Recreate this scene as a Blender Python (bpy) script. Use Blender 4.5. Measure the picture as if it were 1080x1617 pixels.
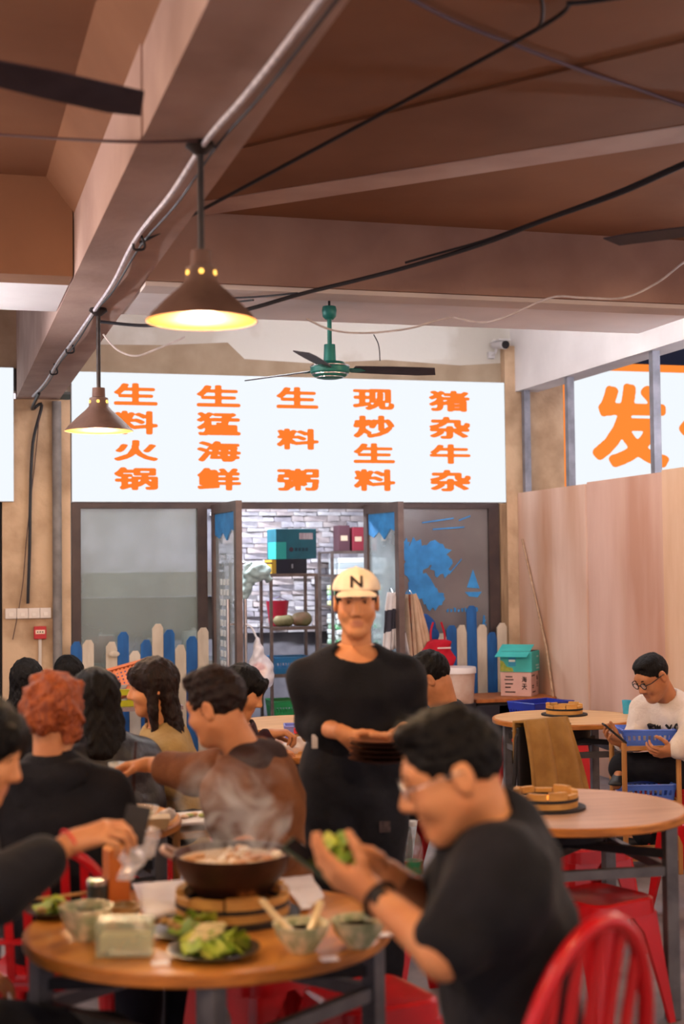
import bpy, bmesh, math, random
import numpy as np
from mathutils import Vector, Matrix, Quaternion

random.seed(7)
for _o in list(bpy.data.objects):
    bpy.data.objects.remove(_o)
SC = bpy.context.scene
COL = SC.collection
PI = math.pi

# ---------------------------------------------------------------- camera
cam_d = bpy.data.cameras.new('camera')
cam = bpy.data.objects.new('camera', cam_d)
COL.objects.link(cam)
SC.camera = cam
cam_d.sensor_fit = 'VERTICAL'
cam_d.sensor_height = 36.0
cam_d.sensor_width = 24.0
cam_d.lens = 50.0
cam_d.clip_end = 200
_yaw, _pit, _rol = math.radians(16.0), math.atan(86.5 / 2245.8), 0.0115
_f = Vector((math.sin(_yaw) * math.cos(_pit), math.cos(_yaw) * math.cos(_pit), math.sin(_pit)))
_r = Vector((math.cos(_yaw), -math.sin(_yaw), 0))
_u = _r.cross(_f)
_r2 = _r * math.cos(_rol) - _u * math.sin(_rol)
_u2 = _r * math.sin(_rol) + _u * math.cos(_rol)
cam.matrix_world = Matrix(((_r2.x, _u2.x, -_f.x, 0), (_r2.y, _u2.y, -_f.y, 0), (_r2.z, _u2.z, -_f.z, 1.7), (0, 0, 0, 1)))
cam_d.dof.use_dof = True
cam_d.dof.focus_distance = 8.6
cam_d.dof.aperture_fstop = 2.0
cam_d.dof.aperture_blades = 0

# ---------------------------------------------------------------- world, exposure
world = bpy.data.worlds.new('dusk_sky')
SC.world = world
world.use_nodes = True
_bg = world.node_tree.nodes['Background']
_bg.inputs[0].default_value = (0.80, 0.70, 0.76, 1)
_bg.inputs[1].default_value = 1.0
SC.view_settings.view_transform = 'Standard'
SC.view_settings.look = 'None'
SC.view_settings.gamma = 1.0
SC.view_settings.use_curve_mapping = False
SC.view_settings.exposure = 0.75
SC.cycles.use_denoising = True
SC.cycles.max_bounces = 8
SC.cycles.transparent_max_bounces = 16
SC.cycles.caustics_reflective = False
SC.cycles.caustics_refractive = False
SC.cycles.sample_clamp_indirect = 4.0

def point_light(name, loc, energy, color, radius=0.05):
    d = bpy.data.lights.new(name, 'POINT')
    d.energy = energy; d.color = color; d.shadow_soft_size = radius
    o = bpy.data.objects.new(name, d); COL.objects.link(o); o.location = loc
    return o

def area_light(name, loc, rot, sx, sy, energy, color):
    d = bpy.data.lights.new(name, 'AREA')
    d.shape = 'RECTANGLE'; d.size = sx; d.size_y = sy; d.energy = energy; d.color = color
    o = bpy.data.objects.new(name, d); COL.objects.link(o); o.location = loc; o.rotation_euler = rot
    return o

# white tubes of the kitchen behind the doors
area_light('kitchen_tube_light', (2.6, 13.3, 2.9), (0, 0, 0), 2.6, 0.3, 130, (0.86, 0.92, 1.0))
LAMP_W = 170.0      # watts of each warm pendant lamp

# ---------------------------------------------------------------- materials
MATS = {}
def srgb(h):
    h = h.lstrip('#')
    c = [int(h[i:i + 2], 16) / 255 for i in (0, 2, 4)]
    return tuple(x / 12.92 if x <= 0.04045 else ((x + 0.055) / 1.055) ** 2.4 for x in c)

def mat(name, col, rough=0.6, metal=0.0, col2=None, scale=6.0, detail=4.0, lo=0.35, hi=0.65, bump=0.0, bscale=None,
        stretch=None, spec=0.5, emit=None, estr=0.0, trans=0.0, ior=1.45, alpha=1.0, sheen=0.0, sss=0.0, coat=0.0, coord='Object'):
    if name in MATS: return MATS[name]
    m = bpy.data.materials.new(name); m.use_nodes = True
    nt = m.node_tree; N = nt.nodes; L = nt.links
    b = N['Principled BSDF']
    c = srgb(col) if isinstance(col, str) else col
    b.inputs['Base Color'].default_value = (*c, 1)
    b.inputs['Roughness'].default_value = rough
    b.inputs['Metallic'].default_value = metal
    b.inputs['Specular IOR Level'].default_value = spec
    b.inputs['IOR'].default_value = ior
    b.inputs['Transmission Weight'].default_value = trans
    b.inputs['Alpha'].default_value = alpha
    b.inputs['Sheen Weight'].default_value = sheen
    b.inputs['Coat Weight'].default_value = coat
    if sss: 
        b.inputs['Subsurface Weight'].default_value = sss
        b.inputs['Subsurface Radius'].default_value = (0.012, 0.005, 0.003)
        b.inputs['Subsurface Scale'].default_value = 1.0
    if emit is not None:
        e = srgb(emit) if isinstance(emit, str) else emit
        b.inputs['Emission Color'].default_value = (*e, 1)
        b.inputs['Emission Strength'].default_value = estr
    vec = None
    if col2 is not None or bump:
        tc = N.new('ShaderNodeTexCoord'); vec = tc.outputs[coord]
        if stretch:
            mp = N.new('ShaderNodeMapping'); mp.inputs['Scale'].default_value = stretch
            L.new(vec, mp.inputs['Vector']); vec = mp.outputs['Vector']
    if col2 is not None:
        c2 = srgb(col2) if isinstance(col2, str) else col2
        n = N.new('ShaderNodeTexNoise'); n.inputs['Scale'].default_value = scale; n.inputs['Detail'].default_value = detail
        L.new(vec, n.inputs['Vector'])
        r = N.new('ShaderNodeValToRGB')
        r.color_ramp.elements[0].position = lo; r.color_ramp.elements[0].color = (*c, 1)
        r.color_ramp.elements[1].position = hi; r.color_ramp.elements[1].color = (*c2, 1)
        L.new(n.outputs['Fac'], r.inputs['Fac']); L.new(r.outputs['Color'], b.inputs['Base Color'])
    if bump:
        n2 = N.new('ShaderNodeTexNoise'); n2.inputs['Scale'].default_value = bscale or scale * 3; n2.inputs['Detail'].default_value = 5
        L.new(vec, n2.inputs['Vector'])
        bp = N.new('ShaderNodeBump'); bp.inputs['Strength'].default_value = bump; bp.inputs['Distance'].default_value = 0.02
        L.new(n2.outputs['Fac'], bp.inputs['Height']); L.new(bp.outputs['Normal'], b.inputs['Normal'])
    MATS[name] = m
    return m

def emat(name, col, strength):
    if name in MATS: return MATS[name]
    m = bpy.data.materials.new(name); m.use_nodes = True
    nt = m.node_tree; nt.nodes.clear()
    o = nt.nodes.new('ShaderNodeOutputMaterial'); e = nt.nodes.new('ShaderNodeEmission')
    c = srgb(col) if isinstance(col, str) else col
    e.inputs[0].default_value = (*c, 1); e.inputs[1].default_value = strength
    nt.links.new(e.outputs[0], o.inputs[0])
    MATS[name] = m
    return m

def film_mat(name, col, cover, rough=0.15, col2=None, scale=3.0, cover2=None, stretch=None, thresholds=(0.35, 0.65), gloss=0.08):
    """thin sheet (dirty glass, plastic film): part see-through, part diffuse"""
    if name in MATS: return MATS[name]
    m = bpy.data.materials.new(name); m.use_nodes = True
    nt = m.node_tree; N = nt.nodes; L = nt.links; N.clear()
    o = N.new('ShaderNodeOutputMaterial'); mx = N.new('ShaderNodeMixShader'); t = N.new('ShaderNodeBsdfTransparent')
    p = N.new('ShaderNodeBsdfPrincipled'); p.inputs['Base Color'].default_value = (*srgb(col), 1); p.inputs['Roughness'].default_value = rough
    p.inputs['Specular IOR Level'].default_value = gloss * 6
    mx.inputs[0].default_value = cover
    L.new(t.outputs[0], mx.inputs[1]); L.new(p.outputs[0], mx.inputs[2]); L.new(mx.outputs[0], o.inputs[0])
    if cover2 is not None or col2 is not None:
        tc = N.new('ShaderNodeTexCoord'); mp = N.new('ShaderNodeMapping'); n = N.new('ShaderNodeTexNoise')
        mp.inputs['Scale'].default_value = stretch or (1, 1, 1)
        n.inputs['Scale'].default_value = scale; n.inputs['Detail'].default_value = 4
        L.new(tc.outputs['Object'], mp.inputs['Vector']); L.new(mp.outputs[0], n.inputs['Vector'])
        if cover2 is not None:
            mr = N.new('ShaderNodeMapRange'); mr.inputs['From Min'].default_value = thresholds[0]; mr.inputs['From Max'].default_value = thresholds[1]
            mr.inputs['To Min'].default_value = cover; mr.inputs['To Max'].default_value = cover2
            L.new(n.outputs['Fac'], mr.inputs['Value']); L.new(mr.outputs[0], mx.inputs[0])
        if col2 is not None:
            r = N.new('ShaderNodeValToRGB')
            r.color_ramp.elements[0].position = thresholds[0]; r.color_ramp.elements[0].color = (*srgb(col), 1)
            r.color_ramp.elements[1].position = thresholds[1]; r.color_ramp.elements[1].color = (*srgb(col2), 1)
            L.new(n.outputs['Fac'], r.inputs['Fac']); L.new(r.outputs[0], p.inputs['Base Color'])
    MATS[name] = m
    return m

# ---------------------------------------------------------------- object helpers
def link(name, me, m=None, parent=None, smooth=False):
    if m is not None:
        for k in (m if isinstance(m, (list, tuple)) else [m]):
            me.materials.append(k)
    if smooth:
        me.polygons.foreach_set('use_smooth', [True] * len(me.polygons)); me.update()
    o = bpy.data.objects.new(name, me); COL.objects.link(o)
    if parent is not None: o.parent = parent
    return o

def tag(o, label=None, cat=None, group=None, kind=None):
    if label: o['label'] = label
    if cat: o['category'] = cat
    if group: o['group'] = group
    if kind: o['kind'] = kind
    return o

def thing(name, label, cat, loc=(0, 0, 0), rotz=0.0, group=None, rot=None):
    o = bpy.data.objects.new(name, None); COL.objects.link(o)
    o.empty_display_size = 0.1
    o.location = loc; o.rotation_euler = rot or (0, 0, rotz)
    return tag(o, label, cat, group)

def copy_tree(o, parent=None, loc=None, rotz=None, label=None, group=None):
    c = o.copy(); COL.objects.link(c); c.parent = parent
    if loc is not None: c.location = loc
    if rotz is not None: c.rotation_euler = (0, 0, rotz)
    if label: c['label'] = label
    if group: c['group'] = group
    for ch in list(o.children):
        copy_tree(ch, c)
    return c

class MB:
    """collects simple solids into one mesh"""
    def __init__(s): s.v = []; s.f = []
    def add(s, vs, fs):
        b = len(s.v); s.v += [tuple(map(float, v)) for v in vs]; s.f += [tuple(b + i for i in f) for f in fs]; return s
    def box(s, lo, hi, mtx=None):
        x0, y0, z0 = lo; x1, y1, z1 = hi
        vs = [(x0, y0, z0), (x1, y0, z0), (x1, y1, z0), (x0, y1, z0), (x0, y0, z1), (x1, y0, z1), (x1, y1, z1), (x0, y1, z1)]
        if mtx is not None: vs = [tuple(mtx @ Vector(v)) for v in vs]
        return s.add(vs, [(0, 3, 2, 1), (4, 5, 6, 7), (0, 1, 5, 4), (1, 2, 6, 5), (2, 3, 7, 6), (3, 0, 4, 7)])
    def bbox(s, lo, hi, r, mtx=None):
        """box with chamfered edges"""
        c = [(a + b) / 2 for a, b in zip(lo, hi)]; h = [(b - a) / 2 for a, b in zip(lo, hi)]
        r = min(r, min(h) * 0.95)
        bm = bmesh.new(); bmesh.ops.create_cube(bm, size=1.0)
        for v in bm.verts: v.co = Vector((c[0] + v.co.x * 2 * h[0], c[1] + v.co.y * 2 * h[1], c[2] + v.co.z * 2 * h[2]))
        bmesh.ops.bevel(bm, geom=bm.edges[:], offset=r, segments=2, profile=0.6, affect='EDGES')
        return s.bm(bm, mtx)
    def bm(s, bm, mtx=None):
        bm.verts.ensure_lookup_table(); bm.verts.index_update()
        vs = [tuple((mtx @ v.co) if mtx is not None else v.co) for v in bm.verts]
        fs = [tuple(v.index for v in f.verts) for f in bm.faces]
        bm.free(); return s.add(vs, fs)
    def tube(s, pts, r, n=8, cap=True, rs=None, sx=1.0):
        P = [Vector(p) for p in pts]; k = len(P)
        rs = rs or [r] * k
        T = []
        for i in range(k):
            t = (P[min(i + 1, k - 1)] - P[max(i - 1, 0)]); T.append(t.normalized() if t.length > 1e-9 else Vector((0, 0, 1)))
        up = Vector((0, 0, 1)) if abs(T[0].z) < 0.9 else Vector((1, 0, 0))
        a = T[0].cross(up).normalized(); vs = []
        for i in range(k):
            a = (a - T[i] * a.dot(T[i])).normalized(); b = T[i].cross(a)
            for j in range(n):
                q = 2 * PI * j / n
                vs.append(P[i] + (a * math.cos(q) * sx + b * math.sin(q)) * rs[i])
        fs = []
        for i in range(k - 1):
            for j in range(n):
                fs.append((i * n + j, i * n + (j + 1) % n, (i + 1) * n + (j + 1) % n, (i + 1) * n + j))
        if cap:
            fs.append(tuple(range(n - 1, -1, -1))); fs.append(tuple((k - 1) * n + j for j in range(n)))
        return s.add(vs, fs)
    def bar(s, a, b, w, h=None, up=(0, 0, 1)):
        """square bar from a to b"""
        a = Vector(a); b = Vector(b); h = h or w
        t = (b - a).normalized(); up = Vector(up)
        if abs(t.dot(up)) > 0.95: up = Vector((0, 1, 0))
        x = t.cross(up).normalized(); y = x.cross(t)
        vs = []
        for p in (a, b):
            for sx, sy in ((-1, -1), (1, -1), (1, 1), (-1, 1)):
                vs.append(p + x * sx * w / 2 + y * sy * h / 2)
        return s.add(vs, [(3, 2, 1, 0), (4, 5, 6, 7), (0, 1, 5, 4), (1, 2, 6, 5), (2, 3, 7, 6), (3, 0, 4, 7)])
    def lathe(s, prof, n=24, c=(0, 0, 0), close=False, mtx=None, sx=1.0, sy=1.0):
        vs = []; fs = []
        for r, z in prof:
            for j in range(n):
                q = 2 * PI * j / n
                v = Vector((c[0] + r * math.cos(q) * sx, c[1] + r * math.sin(q) * sy, c[2] + z))
                vs.append(tuple(mtx @ v) if mtx is not None else tuple(v))
        k = len(prof)
        for i in range(k - 1 if not close else k):
            i2 = (i + 1) % k
            for j in range(n):
                fs.append((i * n + j, i * n + (j + 1) % n, i2 * n + (j + 1) % n, i2 * n + j))
        if not close:
            if prof[0][0] > 1e-6: fs.append(tuple(range(n - 1, -1, -1)))
            if prof[-1][0] > 1e-6: fs.append(tuple((k - 1) * n + j for j in range(n)))
        return s.add(vs, fs)
    def prism(s, poly, d0, d1, axis='Y', mtx=None):
        """polygon (u,v) extruded along an axis: Y -> (u,d,v), X -> (d,u,v), Z -> (u,v,d)"""
        def pt(u, v, d): return {'Y': (u, d, v), 'X': (d, u, v), 'Z': (u, v, d)}[axis]
        n = len(poly)
        vs = [pt(u, v, d0) for u, v in poly] + [pt(u, v, d1) for u, v in poly]
        if mtx is not None: vs = [tuple(mtx @ Vector(v)) for v in vs]
        fs = [tuple(range(n)), tuple(range(2 * n - 1, n - 1, -1))]
        for i in range(n):
            fs.append((i, n + i, n + (i + 1) % n, (i + 1) % n))
        return s.add(vs, fs)
    def ell(s, c, r, mtx=None, u=12, v=8):
        bm = bmesh.new(); bmesh.ops.create_uvsphere(bm, u_segments=u, v_segments=v, radius=1.0)
        for w in bm.verts: w.co = Vector((c[0] + w.co.x * r[0], c[1] + w.co.y * r[1], c[2] + w.co.z * r[2]))
        return s.bm(bm, mtx)
    def mesh(s, name='m'):
        me = bpy.data.meshes.new(name); me.from_pydata(s.v, [], s.f); me.update()
        bm = bmesh.new(); bm.from_mesh(me); bmesh.ops.recalc_face_normals(bm, faces=bm.faces[:]); bm.to_mesh(me); bm.free()
        return me
    def build(s, name, m, parent=None, smooth=False):
        o = link(name, s.mesh(name), m, parent)
        if smooth: shade(o)
        return o

def shade(o, ang=38):
    me = o.data
    me.polygons.foreach_set('use_smooth', [True] * len(me.polygons))
    bm = bmesh.new(); bm.from_mesh(me); a = math.radians(ang)
    for e in bm.edges:
        e.smooth = len(e.link_faces) == 2 and e.calc_face_angle(0) < a
    bm.to_mesh(me); bm.free(); me.update()
    return o

def sm(pts, n=6):
    """Catmull-Rom smoothing of a polyline"""
    P = [Vector(p) for p in pts]; out = []
    for i in range(len(P) - 1):
        p0 = P[max(i - 1, 0)]; p1 = P[i]; p2 = P[i + 1]; p3 = P[min(i + 2, len(P) - 1)]
        for k in range(n):
            t = k / n
            out.append(0.5 * ((2 * p1) + (p2 - p0) * t + (2 * p0 - 5 * p1 + 4 * p2 - p3) * t * t + (3 * p1 - p0 - 3 * p2 + p3) * t ** 3))
    out.append(P[-1]); return out

def surface_nets(F, lo, h):
    """mesh (verts, quads) of the zero level of field F (inside < 0) on a regular grid"""
    F = np.asarray(F, np.float32)
    nx, ny, nz = F.shape
    ins = F < 0
    cnt = np.zeros((nx - 1, ny - 1, nz - 1), np.int8)
    for a in (0, 1):
        for b in (0, 1):
            for c in (0, 1):
                cnt += ins[a:nx - 1 + a, b:ny - 1 + b, c:nz - 1 + c]
    act = (cnt > 0) & (cnt < 8)
    idx = -np.ones(act.shape, np.int64); ai = np.argwhere(act); idx[act] = np.arange(len(ai))
    acc = np.zeros((len(ai), 3)); num = np.zeros(len(ai))
    cor = [(a, b, c) for a in (0, 1) for b in (0, 1) for c in (0, 1)]
    for p in cor:
        for ax in range(3):
            if p[ax]: continue
            q = list(p); q[ax] = 1
            f0 = F[ai[:, 0] + p[0], ai[:, 1] + p[1], ai[:, 2] + p[2]]; f1 = F[ai[:, 0] + q[0], ai[:, 1] + q[1], ai[:, 2] + q[2]]
            cr = (f0 < 0) != (f1 < 0)
            t = np.where(cr, f0 / np.where(cr, f0 - f1, 1), 0)
            pt = np.tile(np.array(p, float), (len(ai), 1)); pt[:, ax] = t
            acc += pt * cr[:, None]; num += cr
    V = (ai + acc / np.maximum(num, 1)[:, None]) * h + np.array(lo)
    Q = []
    for ax in range(3):
        b, c = (ax + 1) % 3, (ax + 2) % 3
        sl0 = [slice(None)] * 3; sl1 = [slice(None)] * 3
        sl0[ax] = slice(0, -1); sl1[ax] = slice(1, None)
        for k in (b, c): sl0[k] = slice(1, -1); sl1[k] = slice(1, -1)
        i0 = ins[tuple(sl0)]; i1 = ins[tuple(sl1)]
        e = np.argwhere(i0 != i1)
        if not len(e): continue
        flip = i0[e[:, 0], e[:, 1], e[:, 2]]
        base = e.copy(); base[:, b] += 1; base[:, c] += 1
        def cell(db, dc):
            k = base.copy(); k[:, b] -= db; k[:, c] -= dc
            return idx[k[:, 0], k[:, 1], k[:, 2]]
        q = np.stack([cell(1, 1), cell(0, 1), cell(0, 0), cell(1, 0)], 1)
        q[~flip] = q[~flip][:, ::-1]
        Q.append(q)
    return V, (np.concatenate(Q) if Q else np.zeros((0, 4), int))

def quick_mesh(V, Q, name='m'):
    me = bpy.data.meshes.new(name)
    me.vertices.add(len(V)); me.vertices.foreach_set('co', np.asarray(V, np.float32).ravel())
    me.loops.add(len(Q) * 4); me.loops.foreach_set('vertex_index', np.asarray(Q, np.int32).ravel())
    me.polygons.add(len(Q)); me.polygons.foreach_set('loop_start', np.arange(0, len(Q) * 4, 4, dtype=np.int32))
    me.update(calc_edges=True); me.validate()
    return me

GLY = {}
def glyph_mesh(ch, bold, res):
    cu = bpy.data.curves.new('lettering', 'FONT'); cu.body = ch; cu.size = 1.0; cu.resolution_u = 3
    t = bpy.data.objects.new('lettering', cu); COL.objects.link(t)
    dg = bpy.context.evaluated_depsgraph_get(); dg.update()
    me = bpy.data.meshes.new_from_object(t.evaluated_get(dg)); me.calc_loop_triangles()
    bpy.data.objects.remove(t); bpy.data.curves.remove(cu)
    co = np.zeros(len(me.vertices) * 3, np.float32); me.vertices.foreach_get('co', co); co = co.reshape(-1, 3)[:, :2].astype(float)
    tri = np.zeros(len(me.loop_triangles) * 3, np.int32); me.loop_triangles.foreach_get('vertices', tri); tri = tri.reshape(-1, 3)
    bpy.data.meshes.remove(me)
    lo = co.min(0); hi = co.max(0); h = max(hi - lo) / res; pad = 6
    n = np.ceil((hi - lo) / h).astype(int) + 2 * pad
    M = np.zeros(tuple(n), bool); o = lo - pad * h
    for t3 in tri:
        a, b, c = co[t3]
        i0 = np.maximum(((np.minimum(np.minimum(a, b), c) - o) / h).astype(int), 0); i1 = ((np.maximum(np.maximum(a, b), c) - o) / h).astype(int) + 2
        X, Y = np.meshgrid(np.arange(i0[0], i1[0]), np.arange(i0[1], i1[1]), indexing='ij')
        px = o[0] + X * h; py = o[1] + Y * h
        def sd(p, q): return (q[0] - p[0]) * (py - p[1]) - (q[1] - p[1]) * (px - p[0])
        s1, s2, s3 = sd(a, b), sd(b, c), sd(c, a)
        e = 1e-9
        M[X, Y] |= ((s1 >= -e) & (s2 >= -e) & (s3 >= -e)) | ((s1 <= e) & (s2 <= e) & (s3 <= e))
    f = M.astype(float)
    rad = bold / h                              # dilate, then soften
    k = int(math.ceil(rad)); g = f.copy()
    for i in range(-k, k + 1):
        for j in range(-k, k + 1):
            d = math.hypot(i, j)
            if d <= rad + 0.5: g = np.maximum(g, np.roll(np.roll(f, i, 0), j, 1) * min(1, rad + 0.5 - d))
    for _ in range(2):
        for ax in (0, 1): g = 0.25 * np.roll(g, 1, ax) + 0.5 * g + 0.25 * np.roll(g, -1, ax)
    F = np.full(g.shape + (4,), 0.5); F[:, :, 1] = 0.5 - g; F[:, :, 2] = 0.5 - g
    V, Q = surface_nets(F, (0, 0, 0), 1.0)
    V[:, 2] = np.where(V[:, 2] > 1.5, 1.0, 0.0)
    return V, Q

def glyph(name, ch, w, h, m, parent, loc, rot=(PI / 2, 0, 0), bold=0.03, depth=0.004, res=64, flat=True):
    """one piece of lettering as a thin mesh fitted to w x h, centred on loc"""
    key = (ch, bold, res)
    if key not in GLY: GLY[key] = glyph_mesh(ch, bold, res)
    V, Q = GLY[key]
    V = V.copy(); lo = V.min(0); hi = V.max(0)
    V = (V - (lo + hi) / 2) / np.maximum(hi - lo, 1e-6) * np.array([w, h, depth])
    me = quick_mesh(V, Q, 'lettering')
    bm = bmesh.new(); bm.from_mesh(me)
    if flat: bmesh.ops.dissolve_limit(bm, angle_limit=0.02, verts=bm.verts[:], edges=bm.edges[:])
    bmesh.ops.recalc_face_normals(bm, faces=bm.faces[:])
    bm.to_mesh(me); bm.free()
    o = link(name, me, m, parent); o.location = loc; o.rotation_euler = rot
    return o

# ================================================================ the setting
M_plaster = mat('aged_plaster', '#bda296', 0.9, col2='#a3877b', scale=2.2, detail=8, lo=0.35, hi=0.7, bump=0.25, bscale=14)
M_beamw = mat('whitewashed_concrete', '#dcd2cc', 0.9, col2='#c9beb8', scale=1.7, detail=8, bump=0.2, bscale=10)
M_ceil = mat('brown_painted_ceiling', '#94694c', 0.85, col2='#7f573d', scale=0.9, detail=6, bump=0.12, bscale=9)
M_girder = mat('brown_concrete', '#ab8b7d', 0.92, col2='#8c6d61', scale=1.4, detail=9, bump=0.35, bscale=12)
M_soffit = mat('white_soffit_paint', '#f1eeee', 0.85, col2='#dedada', scale=1.3, detail=7, bump=0.1)
M_wallup = mat('grey_wall_paint', '#d2cfc8', 0.9, col2='#c2bcb2', scale=1.1, detail=6, lo=0.48, hi=0.56, bump=0.15, bscale=9)
M_pillar = mat('stained_tan_plaster', '#cdb092', 0.92, col2='#a3866a', scale=3.2, detail=9, lo=0.42, hi=0.72, bump=0.35, bscale=16)
M_floor = mat('worn_concrete_floor', '#8d868a', 0.62, col2='#6b6468', scale=2.5, detail=9, bump=0.15, bscale=22, spec=0.4)
M_strip = mat('pale_patch_plaster', '#c9b3a8', 0.9, col2='#b59c92', scale=3, detail=6, bump=0.2)
M_frame = mat('dark_bronze_aluminium', '#3a3032', 0.5, 0.25, col2='#4a3c3a', scale=6)
M_dark = mat('dark_backing', '#16161c', 0.8, col2='#1f1e26', scale=3)

def structure(name, mb, m, smooth=False):
    o = mb.build(name, m); o['kind'] = 'structure'
    if smooth: shade(o)
    return o

structure('floor', MB().box((-9, -8, -0.15), (12, 18, 0.0)), M_floor)
# slab over the hall, its two bays, the far bay lifted
structure('ceiling', MB().box((1.0, -8, 3.47), (12, 6.93, 3.75)), M_ceil)
structure('ceiling_side_bay', MB().box((-9, -8, 3.6), (0.66, 6.93, 3.85)), M_ceil)
structure('ceiling_far_bay', MB().box((-9, 7.15, 4.3), (12, 12.4, 4.5)), M_soffit)
# long beam with a chipped lower corner
bm_ = MB()
bm_.box((0.66, -8, 3.12), (1.0, 4.62, 4.3)).box((0.652, 4.62, 3.12), (1.0, 12.12, 4.3))
structure('beam_long', bm_, M_plaster)
structure('beam_fillet', MB().prism([(0.66, 3.6), (0.66, 3.42), (0.52, 3.6)], -8, 6.93, 'Y'), M_ceil)
structure('beam_cross', MB().box((1.0, 6.93, 3.12), (6.2, 7.15, 4.4)), M_girder)
structure('beam_cross_side', MB().box((-9, 6.93, 3.12), (0.645, 7.15, 4.4)), M_ceil)
structure('soffit_slab', MB().box((1.0, 7.15, 3.125), (4.2, 7.93, 3.4)), M_soffit)
structure('soffit_slab_side', MB().box((-9, 7.15, 3.125), (0.645, 7.93, 3.4)), M_soffit)
structure('soffit_drip_trim', MB().box((1.0, 6.95, 3.095), (6.2, 7.14, 3.118)), M_beamw)
structure('beam_edge', MB().box((5.10, 7.15, 3.28), (5.32, 12.12, 4.3)), M_soffit)
# slanting pale strip where the ceiling boards were patched
st = MB(); a = Vector((1.20, 6.86, 3.466)); b = Vector((3.25, 4.86, 3.466)); d = Vector((0.045, 0.11, 0))
st.add([a - d, b - d, b + d, a + d, a - d + Vector((0, 0, -0.012)), b - d + Vector((0, 0, -0.012)), b + d + Vector((0, 0, -0.012)), a + d + Vector((0, 0, -0.012))],
       [(0, 1, 2, 3), (7, 6, 5, 4), (0, 4, 5, 1), (1, 5, 6, 2), (2, 6, 7, 3), (3, 7, 4, 0)])
structure('trim_1', st, M_strip)
structure('trim_2', MB().prism([(3.25, 4.86), (1.2, 6.86), (1.0, 6.9), (1.0, 6.1), (2.7, 3.9)], 3.458, 3.472, 'Z'), mat('dull_brown_ceiling_board', '#8a6248', 0.85, col2='#795239', scale=1.2))

# shop front wall
structure('wall_back_upper', MB().box((0.3, 12.10, 3.2), (5.6, 12.3, 4.45)), M_wallup)
structure('pillar_1', MB().box((0.535, 12.0, 0), (1.09, 12.4, 3.118)), M_pillar)
structure('pillar_2', MB().box((5.0, 12.0, 0), (5.575, 12.4, 3.7)), M_pillar)
structure('wall_left', MB().box((-6.0, 12.05, 0), (0.53, 12.3, 4.45)), M_dark)
structure('pillar_1_upper', MB().box((-0.6, 12.0, 3.372), (0.652, 12.05, 4.3)), M_pillar)
structure('wall_right', MB().box((5.58, 12.35, 0), (11.0, 12.5, 4.45)), mat('night_blue_wall', '#2a3450', 0.9, col2='#232a42', scale=2))
# render patch under the grey paint
structure('trim_3', MB().prism([(1.05, 3.37), (5.09, 3.36), (5.09, 3.56), (4.6, 3.52), (3.9, 3.55), (3.2, 3.50), (2.6, 3.52), (2.45, 3.66), (1.9, 3.62), (1.05, 3.60)], 12.092, 12.102, 'Y'),
          mat('beige_render', '#a8957f', 0.9, col2='#97836d', scale=4, bump=0.2))
# drain pipe on the pillar
structure('drain_pipe', MB().tube([(0.975, 11.955, 0), (0.975, 11.955, 3.10)], 0.038, 12), mat('grey_pvc', '#85807e', 0.6, col2='#6e6866', scale=9), True)

# ------- door and window frames of the shop front, one object per opening
def pane_window(name, x0, x1, z0, z1, glass_m, fw=(0.06, 0.06, 0.05, 0.06)):
    o = MB()
    o.box((x0, 12.02, z0), (x0 + fw[0], 12.10, z1)).box((x1 - fw[1], 12.02, z0), (x1, 12.10, z1))
    o.box((x0 + fw[0], 12.02, z1 - fw[2]), (x1 - fw[1], 12.10, z1)).box((x0 + fw[0], 12.02, z0), (x1 - fw[1], 12.10, z0 + fw[3]))
    f = structure(name, o, M_frame)
    g = MB().box((x0 + fw[0], 12.055, z0 + fw[3]), (x1 - fw[1], 12.065, z1 - fw[2])).build('pane', glass_m, f)
    return f

M_glassL = film_mat('steamed_glass', '#a5b3ad', 0.28, 0.2, col2='#8d9796', cover2=0.58, scale=1.2, stretch=(1, 1, 0.8))
M_glassR = film_mat('grimy_glass', '#6f6769', 0.80, 0.2, col2='#8b8384', cover2=0.72, scale=1.5)
M_glassD = film_mat('door_glass', '#9fb4bd', 0.35, 0.15, col2='#b9c6cc', cover2=0.62, scale=1.6)
w1 = pane_window('window_1', 1.10, 2.245, 0.0, 2.262, M_glassL, (0.075, 0.085, 0.05, 0.5))
w2 = pane_window('window_2', 3.93, 4.93, 0.0, 2.262, M_glassR, (0.07, 0.10, 0.05, 0.5))
structure('door_frame_top', MB().box((2.245, 12.02, 2.21), (3.93, 12.10, 2.262)), M_frame)
structure('window_jamb', MB().box((4.932, 12.0, 0), (4.998, 12.1, 2.255)), mat('bare_wood_jamb', '#9c8266', 0.8, col2='#7f674f', scale=5, stretch=(6, 6, 0.6)))

# blue marine mural, half worn off, painted on the window pane
m = film_mat('worn_blue_paint', '#2f86cf', 0.0, 0.5, cover2=0.93, scale=3.0, thresholds=(0.47, 0.49))
MURAL = m
mu = thing('window_mural', 'worn blue marine mural painted on the grimy glass pane', 'mural', (0, 0, 0))
DAUB = [0]
def daub(poly, name='paint_patch', mt=None):
    DAUB[0] += 1; e = .00025 * DAUB[0]
    return MB().prism(poly, 12.047 - e, 12.054 - e, 'Y').build(name, mt or BLUE, mu)
BLUE = mat('mural_blue', '#3a97e0', 0.6, col2='#2f80c6', scale=9)
def rough_blob(cx, cz, rx, rz, n=22, jag=0.25, seed=0):
    rr = random.Random(seed)
    return [(cx + rx * math.cos(2 * PI * i / n) * (1 - jag * rr.random()), cz + rz * math.sin(2 * PI * i / n) * (1 - jag * rr.random())) for i in range(n)]
daub(rough_blob(4.13, 1.74, 0.14, 0.22, seed=1, jag=0.4))
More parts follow.
